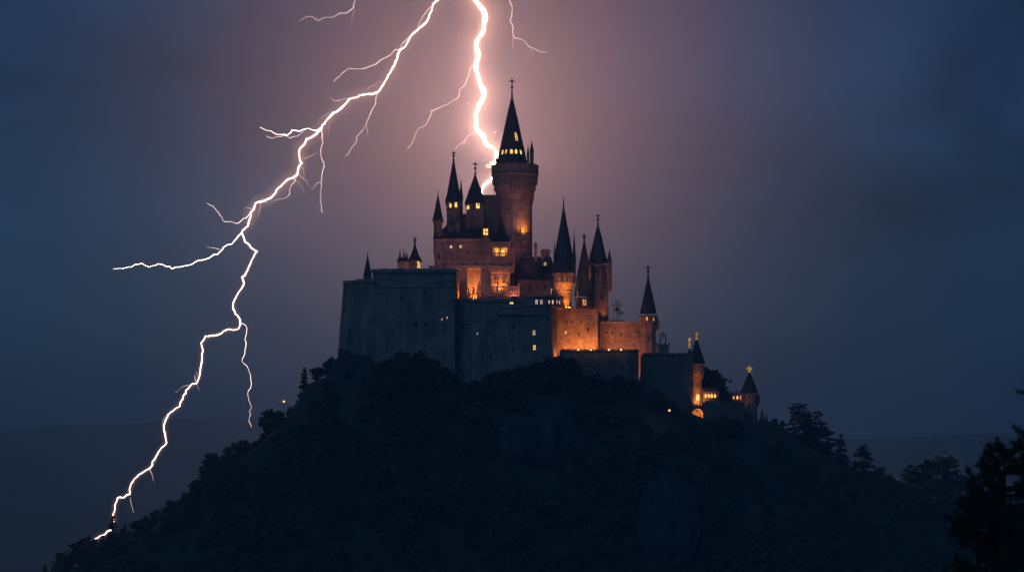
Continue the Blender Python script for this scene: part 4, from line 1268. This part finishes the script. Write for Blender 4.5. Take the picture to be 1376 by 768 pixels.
# ------------------------------------------------------------------ lightning
def zigzag(pts, jit, rs, sub=3):
    pts = [np.array(p, float) for p in pts]
    for _ in range(sub):
        out = [pts[0]]
        for a, b in zip(pts[:-1], pts[1:]):
            d = b - a
            L = np.hypot(d[0], d[1])
            if L > 1.6:
                nrm = np.array([-d[1], d[0], 0]) / (L + 1e-9)
                mid = (a + b) / 2 + nrm * rs.normal(0, jit * L)
                mid[2] = (a[2] + b[2]) / 2
                out.append(mid)
            out.append(b)
        pts = out
    return pts
def bolt_path(parent, name, mat, pts, w0, w1, Y0, Y1, seed, jit=0.09, bloom_halo=(), power=0):
    rs = np.random.RandomState(seed)
    n = len(pts)
    p = [(a, b, Y0 + (Y1 - Y0) * i / max(1, n - 1)) for i, (a, b) in enumerate(pts)]
    p = zigzag(p, jit, rs)
    n = len(p)
    L = [0.0]
    for a, b in zip(p[:-1], p[1:]): L.append(L[-1] + math.hypot(a[0] - b[0], a[1] - b[1]))
    rad = []
    P = []
    for i, q in enumerate(p):
        f = L[i] / L[-1]
        Yq = q[2] + 3 * math.sin(L[i] * .05 + seed)
        w = BOLT_WIDTH * (w0 + (w1 - w0) * f) * (0.95 + 0.22 * math.sin(L[i] * .11 + seed) + 0.13 * math.sin(L[i] * .37 + 2 * seed) + 0.2 * (rs.rand() - .5))
        rad.append(max(0.02, w * 0.5 * S(Yq)))
        P.append((X(q[0], Yq), Yq, Z(q[1], Yq)))
    rad[-1] = rad[-1] * 0.3
    mb = MB()
    mb.tube(P, rad, 6)
    ch = mb.build(name, M[mat], parent)
    for cm, cw in bloom_halo:  # added emitting sheaths that imitate bloom round the channel
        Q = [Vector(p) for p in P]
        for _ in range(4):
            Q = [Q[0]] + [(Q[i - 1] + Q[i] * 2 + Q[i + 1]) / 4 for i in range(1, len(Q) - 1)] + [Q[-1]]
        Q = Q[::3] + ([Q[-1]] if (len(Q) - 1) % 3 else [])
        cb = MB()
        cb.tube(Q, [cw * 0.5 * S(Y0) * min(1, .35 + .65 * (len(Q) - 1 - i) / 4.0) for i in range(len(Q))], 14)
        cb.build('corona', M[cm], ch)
    if power:
        # the flash itself: lamps strung along the channel
        k = int(L[-1] / 9.0)
        for j in range(k):
            i = int(np.searchsorted(L, (j + .5) / k * L[-1]))
            l = bpy.data.lights.new('flash_lamp', 'POINT')
            l.energy = power * L[-1] / k * (0.3 + 1.4 * (j + .5) / k)
            l.color = (1.0, 0.42, 0.32)
            l.shadow_soft_size = 0.8
            lo = bpy.data.objects.new('flash_lamp', l)
            COL.objects.link(lo)
            lo.parent = ch
            lo.location = Vector(P[i]) - origin_of(ch)
    return ch

BY = 240.0
t = thing('lightning_bolt', (X(640, BY), BY, Z(0, BY)), 'brightest thick lightning bolt striking behind the tallest tower', 'lightning', 'lightning bolts')
bolt_path(t, 'channel', 'bolt_main', [(628, -34), (634, -14), (638, 0), (648, 12), (652, 24), (650, 36), (645, 48), (640, 64), (642, 78), (639, 92), (644, 106), (650, 121), (646, 137), (639, 154), (640, 171), (649, 182), (652, 193), (663, 199), (668, 207), (665.5, 221)],
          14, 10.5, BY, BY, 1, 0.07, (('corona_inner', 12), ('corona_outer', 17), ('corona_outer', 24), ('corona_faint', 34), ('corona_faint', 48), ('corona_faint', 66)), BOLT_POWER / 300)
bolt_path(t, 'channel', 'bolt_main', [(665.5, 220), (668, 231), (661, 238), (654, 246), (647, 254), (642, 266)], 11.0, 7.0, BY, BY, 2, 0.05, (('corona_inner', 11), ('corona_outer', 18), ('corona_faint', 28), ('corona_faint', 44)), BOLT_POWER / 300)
bolt_path(t, 'branch', 'bolt_thin', [(639, 85), (630, 101), (626, 113), (617, 121), (613, 133), (595, 142), (583, 148), (572, 168), (562, 172), (556, 187), (547, 201)], 2.2, 0.7, BY, BY - 15, 3)
bolt_path(t, 'branch', 'bolt_thin', [(583, 148), (578, 149), (575, 146)], 0.8, 0.3, BY, BY, 31)
bolt_path(t, 'branch', 'bolt_thin', [(640, 178), (634, 180), (628, 183), (622, 191), (616, 195), (610, 201)], 1.7, 0.5, BY, BY - 8, 4)

LY = 230.0
t = thing('lightning_bolt', (X(589, LY), LY, Z(0, LY)), 'long forked lightning bolt running down to the left hillside', 'lightning', 'lightning bolts')
bolt_path(t, 'channel', 'bolt_mid', [(604, -34), (597, -14), (589, 0), (580, 15), (572, 31), (558, 43), (550, 53), (535, 72), (531, 86), (521, 103), (509, 123), (492, 127), (470, 133), (455, 148), (433, 168), (412, 187), (402, 203), (406, 219), (400, 233), (385, 242), (365, 265), (345, 272), (336, 287), (334, 300), (325, 312)],
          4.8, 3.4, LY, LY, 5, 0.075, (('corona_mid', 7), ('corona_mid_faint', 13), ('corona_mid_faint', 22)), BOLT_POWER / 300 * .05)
bolt_path(t, 'channel', 'bolt_mid', [(325, 312), (329, 325), (346, 337), (335, 357), (325, 372), (321, 392), (313, 413), (323, 429), (320, 442), (297, 448), (276, 451), (273, 471), (271, 487), (265, 514), (247, 530), (241, 546), (226, 556), (220, 572), (224, 594), (210, 612), (202, 628), (183, 641), (175, 663), (158, 668), (154, 679), (153, 700), (150, 712), (139, 718), (127, 724), (124, 738)],
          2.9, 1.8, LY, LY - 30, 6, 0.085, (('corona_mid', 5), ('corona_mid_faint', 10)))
for k, (pts, a, b) in enumerate([
    ([(578, 10), (572, 18), (565, 27), (562, 37), (558, 43)], 1.4, 1.2),
    ([(550, 50), (543, 56), (536, 66)], 1.5, 1.2),
    ([(537, 66), (529, 68), (517, 78), (505, 87), (482, 93), (468, 92), (458, 100), (449, 111)], 1.9, .7),
    ([(470, 133), (462, 133), (451, 136), (443, 129)], 1.1, .4),
    ([(509, 124), (505, 133), (498, 152), (492, 168), (480, 182), (470, 203), (463, 211)], 1.6, .5),
    ([(492, 168), (494, 178), (495, 184)], .7, .3),
    ([(433, 169), (432, 185), (431, 200), (436, 225), (431, 245), (430, 270), (435, 286)], 1.7, .6),
    ([(431, 245), (425, 247), (421, 253)], .7, .3),
    ([(431, 172), (425, 176), (405, 175), (392, 175), (386, 182), (370, 180), (357, 175), (349, 171)], 2.4, .7),
    ([(408, 176), (400, 183), (390, 186), (372, 184), (357, 182)], 1.3, .6),
    ([(399, 234), (397, 240), (390, 260), (380, 267), (368, 270)], 1.0, .4),
    ([(406, 214), (416, 211), (424, 206)], .5, .3),
    ([(335, 288), (331, 293), (320, 300), (300, 297), (290, 282), (277, 272)], 1.6, .6),
    ([(325, 312), (320, 317), (300, 332), (287, 342), (262, 352), (232, 361), (212, 354), (200, 359), (182, 355), (165, 361), (152, 361)], 2.4, .8),
    ([(296, 335), (287, 333), (277, 330)], .8, .4),
    ([(322, 432), (332, 442), (329, 456), (325, 485), (337, 503), (333, 527), (338, 546), (338, 574)], 1.9, .5),
    ([(175, 668), (178, 680), (180, 688)], .5, .3),
    ]):
    bolt_path(t, 'branch', 'bolt_thin' if a < 2.2 else 'bolt_mid', pts, a, b, LY, LY - 4, 20 + k)
t = thing('lightning_bolt', (X(684, BY), BY, Z(0, BY)), 'short thin lightning streak right of the brightest bolt at the top', 'lightning', 'lightning bolts')
bolt_path(t, 'channel', 'bolt_thin', [(680, -30), (684, 0), (689, 10), (685, 29), (690, 47), (701, 53), (712, 64), (724, 69), (736, 70)], 2.4, .9, BY, BY, 50)
bolt_path(t, 'branch', 'bolt_thin', [(690, 46), (688, 58), (690, 68)], .6, .3, BY, BY, 51)
bolt_path(t, 'branch', 'bolt_thin', [(712, 63), (715, 70), (715, 75)], .6, .3, BY, BY, 52)
t = thing('lightning_bolt', (X(477, LY), LY, Z(0, LY)), 'faint thin lightning wisp at the top edge, left of the forked bolt', 'lightning', 'lightning bolts')
bolt_path(t, 'channel', 'bolt_thin', [(482, -24), (477, 0), (475, 10), (457, 17), (445, 24), (425, 27), (400, 28)], 1.5, .4, LY, LY, 53)
bolt_path(t, 'branch', 'bolt_thin', [(475, 10), (474, 20), (470, 29)], .7, .3, LY, LY, 54)

# fine fading filaments off the channels
def filaments(parent, pts, n, seed, Yc, length=(14, 34), side=(-1, 1)):
    rs = np.random.RandomState(seed)
    for k in range(n):
        i = rs.randint(1, len(pts) - 1)
        f = rs.rand()
        a = np.array(pts[i]) * (1 - f) + np.array(pts[i + 1]) * f
        d = np.array(pts[i + 1]) - np.array(pts[i]); d = d / np.hypot(*d)
        sgn = side[rs.randint(len(side))]
        ang = sgn * rs.uniform(.5, 1.15)
        d = np.array([d[0] * math.cos(ang) - d[1] * math.sin(ang), d[0] * math.sin(ang) + d[1] * math.cos(ang)])
        q = [a]; st = rs.uniform(*length) / 5
        for j in range(5):
            d = d + rs.normal(0, .28, 2) + np.array([0, .12]); d = d / np.hypot(*d)
            q.append(q[-1] + d * st)
        bolt_path(parent, 'branch', 'bolt_faint', [tuple(p) for p in q], rs.uniform(1.0, 1.8), .3, Yc, Yc, seed * 50 + k, 0.12)
_t = [o for o in COL.objects if o.name.startswith('lightning_bolt') and o.parent is None]
filaments(_t[0], [(640, 64), (642, 78), (639, 92), (644, 106), (650, 121), (646, 137), (639, 154), (640, 171), (649, 182)], 5, 61, BY, (12, 26))
filaments(_t[1], [(572, 31), (558, 43), (535, 72), (521, 103), (492, 127), (455, 148), (433, 168), (402, 203), (400, 233), (365, 265), (336, 287), (325, 312)], 11, 62, LY)
filaments(_t[1], [(346, 337), (325, 372), (313, 413), (320, 442), (276, 451), (271, 487), (247, 530), (226, 556), (220, 594), (202, 628), (158, 668), (153, 700)], 7, 63, LY - 15, (10, 24))

# ------------------------------------------------------------------ trees
def quads_mesh(name, C, U, V, mat):
    """one mesh of leaf-clump quads with centre C and half axes U, V"""
    n = len(C)
    v = np.stack([C - U - V * .6, C + U * .7 - V, C + U + V * .7, C - U * .6 + V], 1).reshape(-1, 3)
    f = np.arange(4 * n).reshape(n, 4)
    me = bpy.data.meshes.new(name)
    me.from_pydata(v.tolist(), [], f.tolist())
    me.materials.append(mat)
    return me
def unit(a): return a / (np.linalg.norm(a, axis=-1, keepdims=True) + 1e-9)
def broad_arrays(rs, h, n, spread=0.42, leaf=0.075):
    k = rs.randint(15, 22)
    lob = []
    for i in range(k):
        u = rs.uniform(0, 1)
        zc = h * (.3 + .58 * u)
        rad = spread * h * .62 * math.sin(math.pi * (.22 + .68 * u)) ** .8
        a = i * 2.4 + rs.uniform(-.5, .5)
        q = rs.uniform(.45, 1.1)
        lob.append((math.cos(a) * rad * q, math.sin(a) * rad * q, zc + h * rs.uniform(-.05, .07), h * rs.uniform(.09, .16)))
    lob.append((rs.uniform(-.05, .05) * h, rs.uniform(-.05, .05) * h, h * .88, h * .10))
    lob = np.array(lob)
    idx = rs.choice(len(lob), n, p=lob[:, 3] ** 2 / (lob[:, 3] ** 2).sum())
    L = lob[idx]
    d = unit(rs.normal(size=(n, 3)))
    rr = L[:, 3:4] * np.abs(rs.normal(.85, .45, (n, 1)))
    C = L[:, :3] + d * rr * np.array([1, 1, .75]) + np.array([0, 0, .02 * h])
    U = unit(rs.normal(size=(n, 3))); W = unit(np.cross(U, d + rs.normal(size=(n, 3)) * .5))
    sz = h * leaf * rs.uniform(.4, 1.2, (n, 1))
    return C, U * sz, W * sz * .7
def conifer_arrays(rs, h, n, spread=0.2, leaf=0.05, shape=1.0):
    """boughs (not tiers): each reaches out and droops by its own amount"""
    nb = 70
    ub = np.sort(rs.uniform(0.02, 1, nb) ** .85)
    ab = np.arange(nb) * 2.4 + rs.uniform(-.5, .5, nb)
    lb = (spread * h * (1 - ub) ** shape + h * .012) * rs.uniform(.6, 1.15, nb)
    db = rs.uniform(-.45, .12, nb)
    k = rs.choice(nb, n, p=(lb + h * .015) / (lb + h * .015).sum())
    f = np.sqrt(rs.uniform(.02, 1, n))
    wid = lb[k] * .28 * (1.1 - f * .7)
    a = ab[k]
    out = np.stack([np.cos(a), np.sin(a), db[k]], 1)
    sd = np.stack([-np.sin(a), np.cos(a), 0 * a], 1)
    C = np.stack([0 * a, 0 * a, h * (.12 + .87 * ub[k])], 1) + out * (lb[k] * f)[:, None] + sd * (rs.normal(0, 1, n) * wid)[:, None] + rs.normal(0, h * .008, (n, 3))
    d = unit(out + sd * rs.normal(0, .5, (n, 1)) + rs.normal(0, .2, (n, 3)))
    W = unit(np.cross(d, np.array([0, 0, 1.0]) + rs.normal(0, .4, (n, 3))))
    sz = h * leaf * rs.uniform(.5, 1.1, (n, 1)) * (1.1 - .5 * ub[k][:, None])
    return C, d * sz, W * sz * .5
def trunk_mb(h, r, top=.8, limbs=0, rs=None):
    mb = MB()
    mb.tube([(0, 0, -1.2), (0, 0, h * .25), (h * .01, 0, h * .55), (0, 0, h * top)], [r * 1.3, r, r * .7, r * .15], 7)
    for i in range(limbs):
        a = rs.uniform(0, 6.28); z = h * rs.uniform(.3, .65)
        mb.tube([(0, 0, z), (math.cos(a) * h * .12, math.sin(a) * h * .12, z + h * .08), (math.cos(a) * h * .25, math.sin(a) * h * .25, z + h * .22)], [r * .5, r * .3, r * .08], 5)
    return mb
_rt = np.random.RandomState(11)
def tmpl(kind, k, n):
    rs = np.random.RandomState(100 + k)
    h = 10.0
    if kind == 'broad': arr = broad_arrays(rs, h, n, rs.uniform(.4, .52), .062); mat = M['leaf']; tr = trunk_mb(h, .22, .75, 5, rs)
    elif kind == 'round': arr = broad_arrays(rs, h, n, .5, .045); mat = M['needle']; tr = trunk_mb(h, .22, .8, 6, rs)
    elif kind == 'cedar': arr = conifer_arrays(rs, h, n, rs.uniform(.46, .55), .058, .36); mat = M['needle']; tr = trunk_mb(h, .22, .95)
    else: arr = conifer_arrays(rs, h, n, rs.uniform(.19, .27), .055, rs.uniform(.75, 1.05)); mat = M['needle']; tr = trunk_mb(h, .18, .98)
    crown = quads_mesh('crown', *arr, mat)
    o = tr.build('trunk_template', M['bark'])
    tm = o.data; tm.name = 'trunk'
    bpy.data.objects.remove(o)
    return crown, tm
T = {'broad': [tmpl('broad', k, 1500) for k in range(4)], 'conifer': [tmpl('conifer', 10 + k, 1500) for k in range(3)], 'cedar': [tmpl('cedar', 30 + k, 3400) for k in range(3)]}
NAME = {'cedar': 'cedar_tree', 'broad': 'broadleaf_tree', 'conifer': 'conifer_tree', 'round': 'pine_tree'}
def place_tree(kind, x, y, h, label, group=None, wide=1.0, var=None, sink=0.4, zbase=None):
    cr, tr = T[kind][var % len(T[kind])] if var is not None else T[kind][_rt.randint(len(T[kind]))]
    z = GH(x, y) if zbase is None else zbase
    o = thing(NAME[kind], (x, y, z - sink), label, 'tree', group)
    o.rotation_euler = (0, 0, _rt.uniform(0, 6.28))
    o.scale = (h / 10 * wide, h / 10 * wide, h / 10)
    for nm, me in (('crown', cr), ('trunk', tr)):
        c = bpy.data.objects.new(nm, me); COL.objects.link(c); c.parent = o
    return o
def sky_tree(kind, px, top, Y, label, group=None, wide=1.0, var=None, minh=2.5):
    x = X(px, Y); zt = Z(top, Y); g = GH(x, Y)
    return place_tree(kind, x, Y, max(minh, (zt - g + .4) / .97), label, group, wide, var)

# prominent trees of the skyline
PT = [
 ('conifer', 409, 494, -2, 'pointed conifer on the skyline just left of the bastion cliff', 1.0),
 ('broad', 428, 494, -6, 'bushy tree on the skyline between pointed conifer and bastion', 1.1),
 ('broad', 446, 482, -20, 'rounded tree hugging the foot of the bastion left corner', 1.0),
 ('broad', 366, 553, 0, 'domed tree on the left skyline, below the tiny lone lamp', 1.0),
 ('broad', 286, 612, 0, 'domed tree halfway down the left skyline', 1.0),
 ('conifer', 152, 694, 0, 'conifer near the foot of the forked lightning, lower left', 1.1),
 ('conifer', 168, 703, -2, 'shorter conifer just right of the lightning foot, lower left', 1.1),
 ('broad', 210, 687, -2, 'round tree on the lower left skyline, right of the lightning foot', 1.0),
 ('conifer', 185, 702, 1, 'narrow conifer between lightning foot and round tree, lower left', 1.0),
 ('broad', 953, 499, -20, 'dark tree rising behind the lodge, right of the gate tower', 0.9),
 ('broad', 968, 520, -20, 'small dark tree behind the low wall, right of the lodge', 1.1),
 ('conifer', 1024, 550, -28, 'small conifer touching the right side of the end tower', 1.0),
 ('cedar', 1074, 542, -8, 'tall rounded cedar, higher of the pair right of the castle', 0.82),
 ('cedar', 1096, 554, -10, 'broad rounded cedar, lower of the pair right of the castle', 0.95),
 ('conifer', 1130, 584, -2, 'pale spreading conifer right of the rounded cedar pair', 1.15),
 ('cedar', 1160, 598, -8, 'upright dark cedar with blunt top on the right slope', 0.8),
 ('broad', 1181, 630, -4, 'small bushy tree right of the blunt topped cedar', 1.0),
 ('cedar', 1225, 625, -4, 'rounded tree on the right slope left of the widest crown', 0.95),
 ('broad', 1264, 618, -8, 'widest crowned tree on the lower right skyline', 1.25),
 ('broad', 1299, 648, -8, 'bushy tree at the skyline end beside the foreground pine', 1.0),
 ('conifer', 1052, 572, -6, 'little pointed conifer left of the rounded cedar pair', 1.0),
]
for k, (kind, px, top, Y, lab, wd) in enumerate(PT):
    sky_tree(kind, px, top, Y if 900 < px < 1030 else min(Y, -24), lab, None, wd, k)

# lesser trees in the skyline rows
prof_l = [(70, 760), (110, 735), (135, 722), (200, 698), (235, 668), (270, 636), (310, 606), (340, 588), (360, 570), (385, 548), (402, 528), (440, 496)]
rs = np.random.RandomState(5)
px = 60
while px < 400:
    top = np.interp(px, *zip(*prof_l)) + rs.uniform(-5, 9)
    sky_tree('broad' if rs.rand() < .72 else 'conifer', px, top, rs.uniform(-44, -20), 'small dark tree in the skyline row down the left slope', 'skyline trees of the left slope', rs.uniform(.9, 1.3))
    px += rs.uniform(7, 13)
prof_r = [(1018, 560), (1060, 585), (1110, 603), (1145, 618), (1180, 636), (1205, 645), (1290, 660), (1376, 690)]
px = 1030
while px < 1385:
    top = np.interp(px, *zip(*prof_r)) + rs.uniform(-5, 9)
    sky_tree('broad' if rs.rand() < .6 else 'conifer', px, top, rs.uniform(-44, -20), 'small dark tree in the skyline row down the right slope', 'skyline trees of the right slope', rs.uniform(.9, 1.3))
    px += rs.uniform(8, 15)
# trees hugging the castle foot
FT = [(512, 492), (528, 484), (545, 478), (562, 477), (578, 484), (592, 494), (608, 506), (640, 512), (660, 503), (680, 498), (700, 494), (722, 489), (742, 482), (757, 482),
      (775, 500), (800, 505), (828, 506), (850, 510), (880, 524), (905, 540), (920, 562), (958, 562), (975, 560), (990, 563)]
for k, (px, top) in enumerate(FT):
    sky_tree('broad', px, top, -48 - rs.uniform(0, 5), 'dark bushy tree in the row along the castle wall foot', 'trees along the castle foot', rs.uniform(1.0, 1.3), k)

# the wooded slope reads as one dark mass
def forest():
    rs = np.random.RandomState(21)
    Cs, Us, Vs = [], [], []
    base = [broad_arrays(np.random.RandomState(300 + k), 10, 260, rs.uniform(.38, .56), .09) for k in range(6)] + [conifer_arrays(np.random.RandomState(320 + k), 10, 230, .25, .085) for k in range(2)]
    cnt = 0
    gaps = [(X(725, -80), -80, 8), (X(895, -118), -116, 8), (X(475, -50), -47, 7)]
    for _ in range(9000):
        x = rs.uniform(-240, 245); y = rs.uniform(-175, 40)
        if -66 < x < 92 and y > -53: continue
        if any(math.hypot(x - a, y - b) < r for a, b, r in gaps): continue
        if y > 4 and rs.rand() < .6: continue
        if rs.rand() > .52: continue
        h = float(np.clip(rs.lognormal(1.85, .34), 3, 12.5))
        z = GH(x, y)
        py = HY - (z + h) / S(y)
        lim = np.interp(x / S(y) + 688, [p for p, q in prof_l] + [452, 1016] + [p for p, q in prof_r], [q for p, q in prof_l] + [490, 562] + [q for p, q in prof_r])
        if py < lim + 9: 
            h = (lim + 9 - HY) * -S(y) - z
            if h < 1.8: continue
        C, U, V = base[rs.randint(len(base)) if rs.rand() < .85 else rs.randint(6)]
        a = rs.uniform(0, 6.28); c, s = math.cos(a), math.sin(a)
        Rm = np.array([[c, -s, 0], [s, c, 0], [0, 0, 1]]).T * (h / 10) 
        wv = np.array([rs.uniform(1, 1.35)] * 2 + [1.0])
        Cs.append(C @ Rm * wv + np.array([x, y, z - .5])); Us.append(U @ Rm); Vs.append(V @ Rm)
        cnt += 1
    me = quads_mesh('forest', np.concatenate(Cs), np.concatenate(Us), np.concatenate(Vs), M['leaf'])
    o = bpy.data.objects.new('forest', me); COL.objects.link(o)
    tag(o, 'dense dark wood covering the slope of the castle hill', 'forest', None, 'stuff')
    print('forest trees', cnt)
forest()

# rock outcrops on the slope
def outcrop(px, py, Y, rx, ry, rz, seed, label):
    x = X(px, Y); z = Z(py, Y)
    rs = np.random.RandomState(seed)
    import bmesh
    bm = bmesh.new()
    bmesh.ops.create_icosphere(bm, subdivisions=5, radius=1)
    ph = rs.uniform(0, 6.28, (14, 4))
    for v in bm.verts:
        p = v.co
        d = 0
        for i, q in enumerate(ph):
            f = 1.5 + i * .8
            d += (abs(math.sin(p.x * f * math.cos(q[3]) + p.y * f * math.sin(q[3]) + q[0])) - .6) * (.4 + abs(math.sin(p.z * f * .4 + q[1]))) * .34 / (1 + i * .28)
        q = 1 + d
        v.co = Vector((p.x * rx * q, p.y * ry * q, p.z * rz * (1 + d * .5)))
        v.co.x = v.co.x * .75 + .25 * round(v.co.x / 1.6) * 1.6
        v.co.z = v.co.z * .8 + .2 * round(v.co.z / 2.2) * 2.2
    me = bpy.data.meshes.new('rock_outcrop')
    bm.to_mesh(me); bm.free()
    me.materials.append(M['rock'])
    o = bpy.data.objects.new('rock_outcrop', me)
    o.location = (x, Y, z)
    COL.objects.link(o)
    tag(o, label, 'rock')
outcrop(895, 700, -108, 7, 6, 13, 1, 'tall pale cliff face low on the slope below the gate')
outcrop(727, 587, -71, 9, 6, 8, 2, 'pale broken rock face on the slope below the lit corner of the lower block')
outcrop(476, 512, -40, 6, 6, 9, 3, 'rock shoulder under the left corner of the bastion')

# foreground pines at the right edge
def needle_pine(px, top, dist, h, seed, label, n_br=46, reach=2.6):
    Y = CAMY + dist
    x = X(px, Y); zt = Z(top, Y)
    g = GH(x, Y)
    h = zt - g
    rs = np.random.RandomState(seed)
    t = thing('foreground_pine', (x, Y, g), label, 'tree')
    tr = MB()
    tr.tube([(x, Y, g - 1), (x + .1, Y, g + h * .3), (x - .05, Y, g + h * .7), (x, Y, zt - .2)], [.3, .24, .13, .03], 8)
    tufts = []
    for i in range(n_br):
        u = rs.uniform(.25, .98) ** .8
        z0 = g + h * u
        L = reach * (1 - u) ** .55 * rs.uniform(.6, 1.1) + .35
        a = rs.uniform(0, 6.28)
        lift = rs.uniform(.05, .5)
        p0 = np.array([x, Y, z0]); p1 = p0 + np.array([math.cos(a) * L * .55, math.sin(a) * L * .55, L * lift * .3]); p2 = p0 + np.array([math.cos(a) * L, math.sin(a) * L, L * lift])
        tr.tube([p0, p1, p2], [.055, .035, .012], 5)
        k = max(3, int(L * 5))
        for j in range(k):
            f = .3 + .7 * (j + 1) / k
            b = p0 + (p1 - p0) * f / .55 if f < .55 else p1 + (p2 - p1) * (f - .55) / .45
            d = p2 - p0
            d = d / np.linalg.norm(d) + rs.normal(0, .55, 3) + np.array([0, 0, .45])
            d /= np.linalg.norm(d)
            e = b + d * rs.uniform(.15, .5)
            tr.tube([b, e], [.014, .006], 4)
            tufts.append((e, d))
    tr.build('trunk', M['bark'], t)
    v = []; f = []
    o3 = origin_of(t)
    for e, d in tufts:
        m = 80
        for q in range(m):
            dd = d * rs.uniform(.2, 1.0) + rs.normal(0, .55, 3)
            dd /= np.linalg.norm(dd)
            st = e - d * rs.uniform(0, .38)
            w = np.cross(dd, rs.normal(size=3)); w /= np.linalg.norm(w)
            L = rs.uniform(.16, .34)
            n0 = len(v)
            v += [tuple(st + w * .014 - np.array(o3)), tuple(st - w * .014 - np.array(o3)), tuple(st + dd * L - np.array(o3))]
            f.append((n0, n0 + 1, n0 + 2))
    me = bpy.data.meshes.new('crown')
    me.from_pydata(v, [], f)
    me.materials.append(M['needle'])
    c = bpy.data.objects.new('crown', me); COL.objects.link(c); c.parent = t
needle_pine(1350, 596, 75, 9, 1, 'near black pine with needle tufts in the lower right corner', 105, 2.6)
needle_pine(1402, 500, 72, 11, 2, 'taller near pine whose branches reach in from the right edge', 70, 1.3)
needle_pine(1316, 668, 78, 6, 3, 'lower near pine at the bottom, left of the corner pine', 110, 1.9)
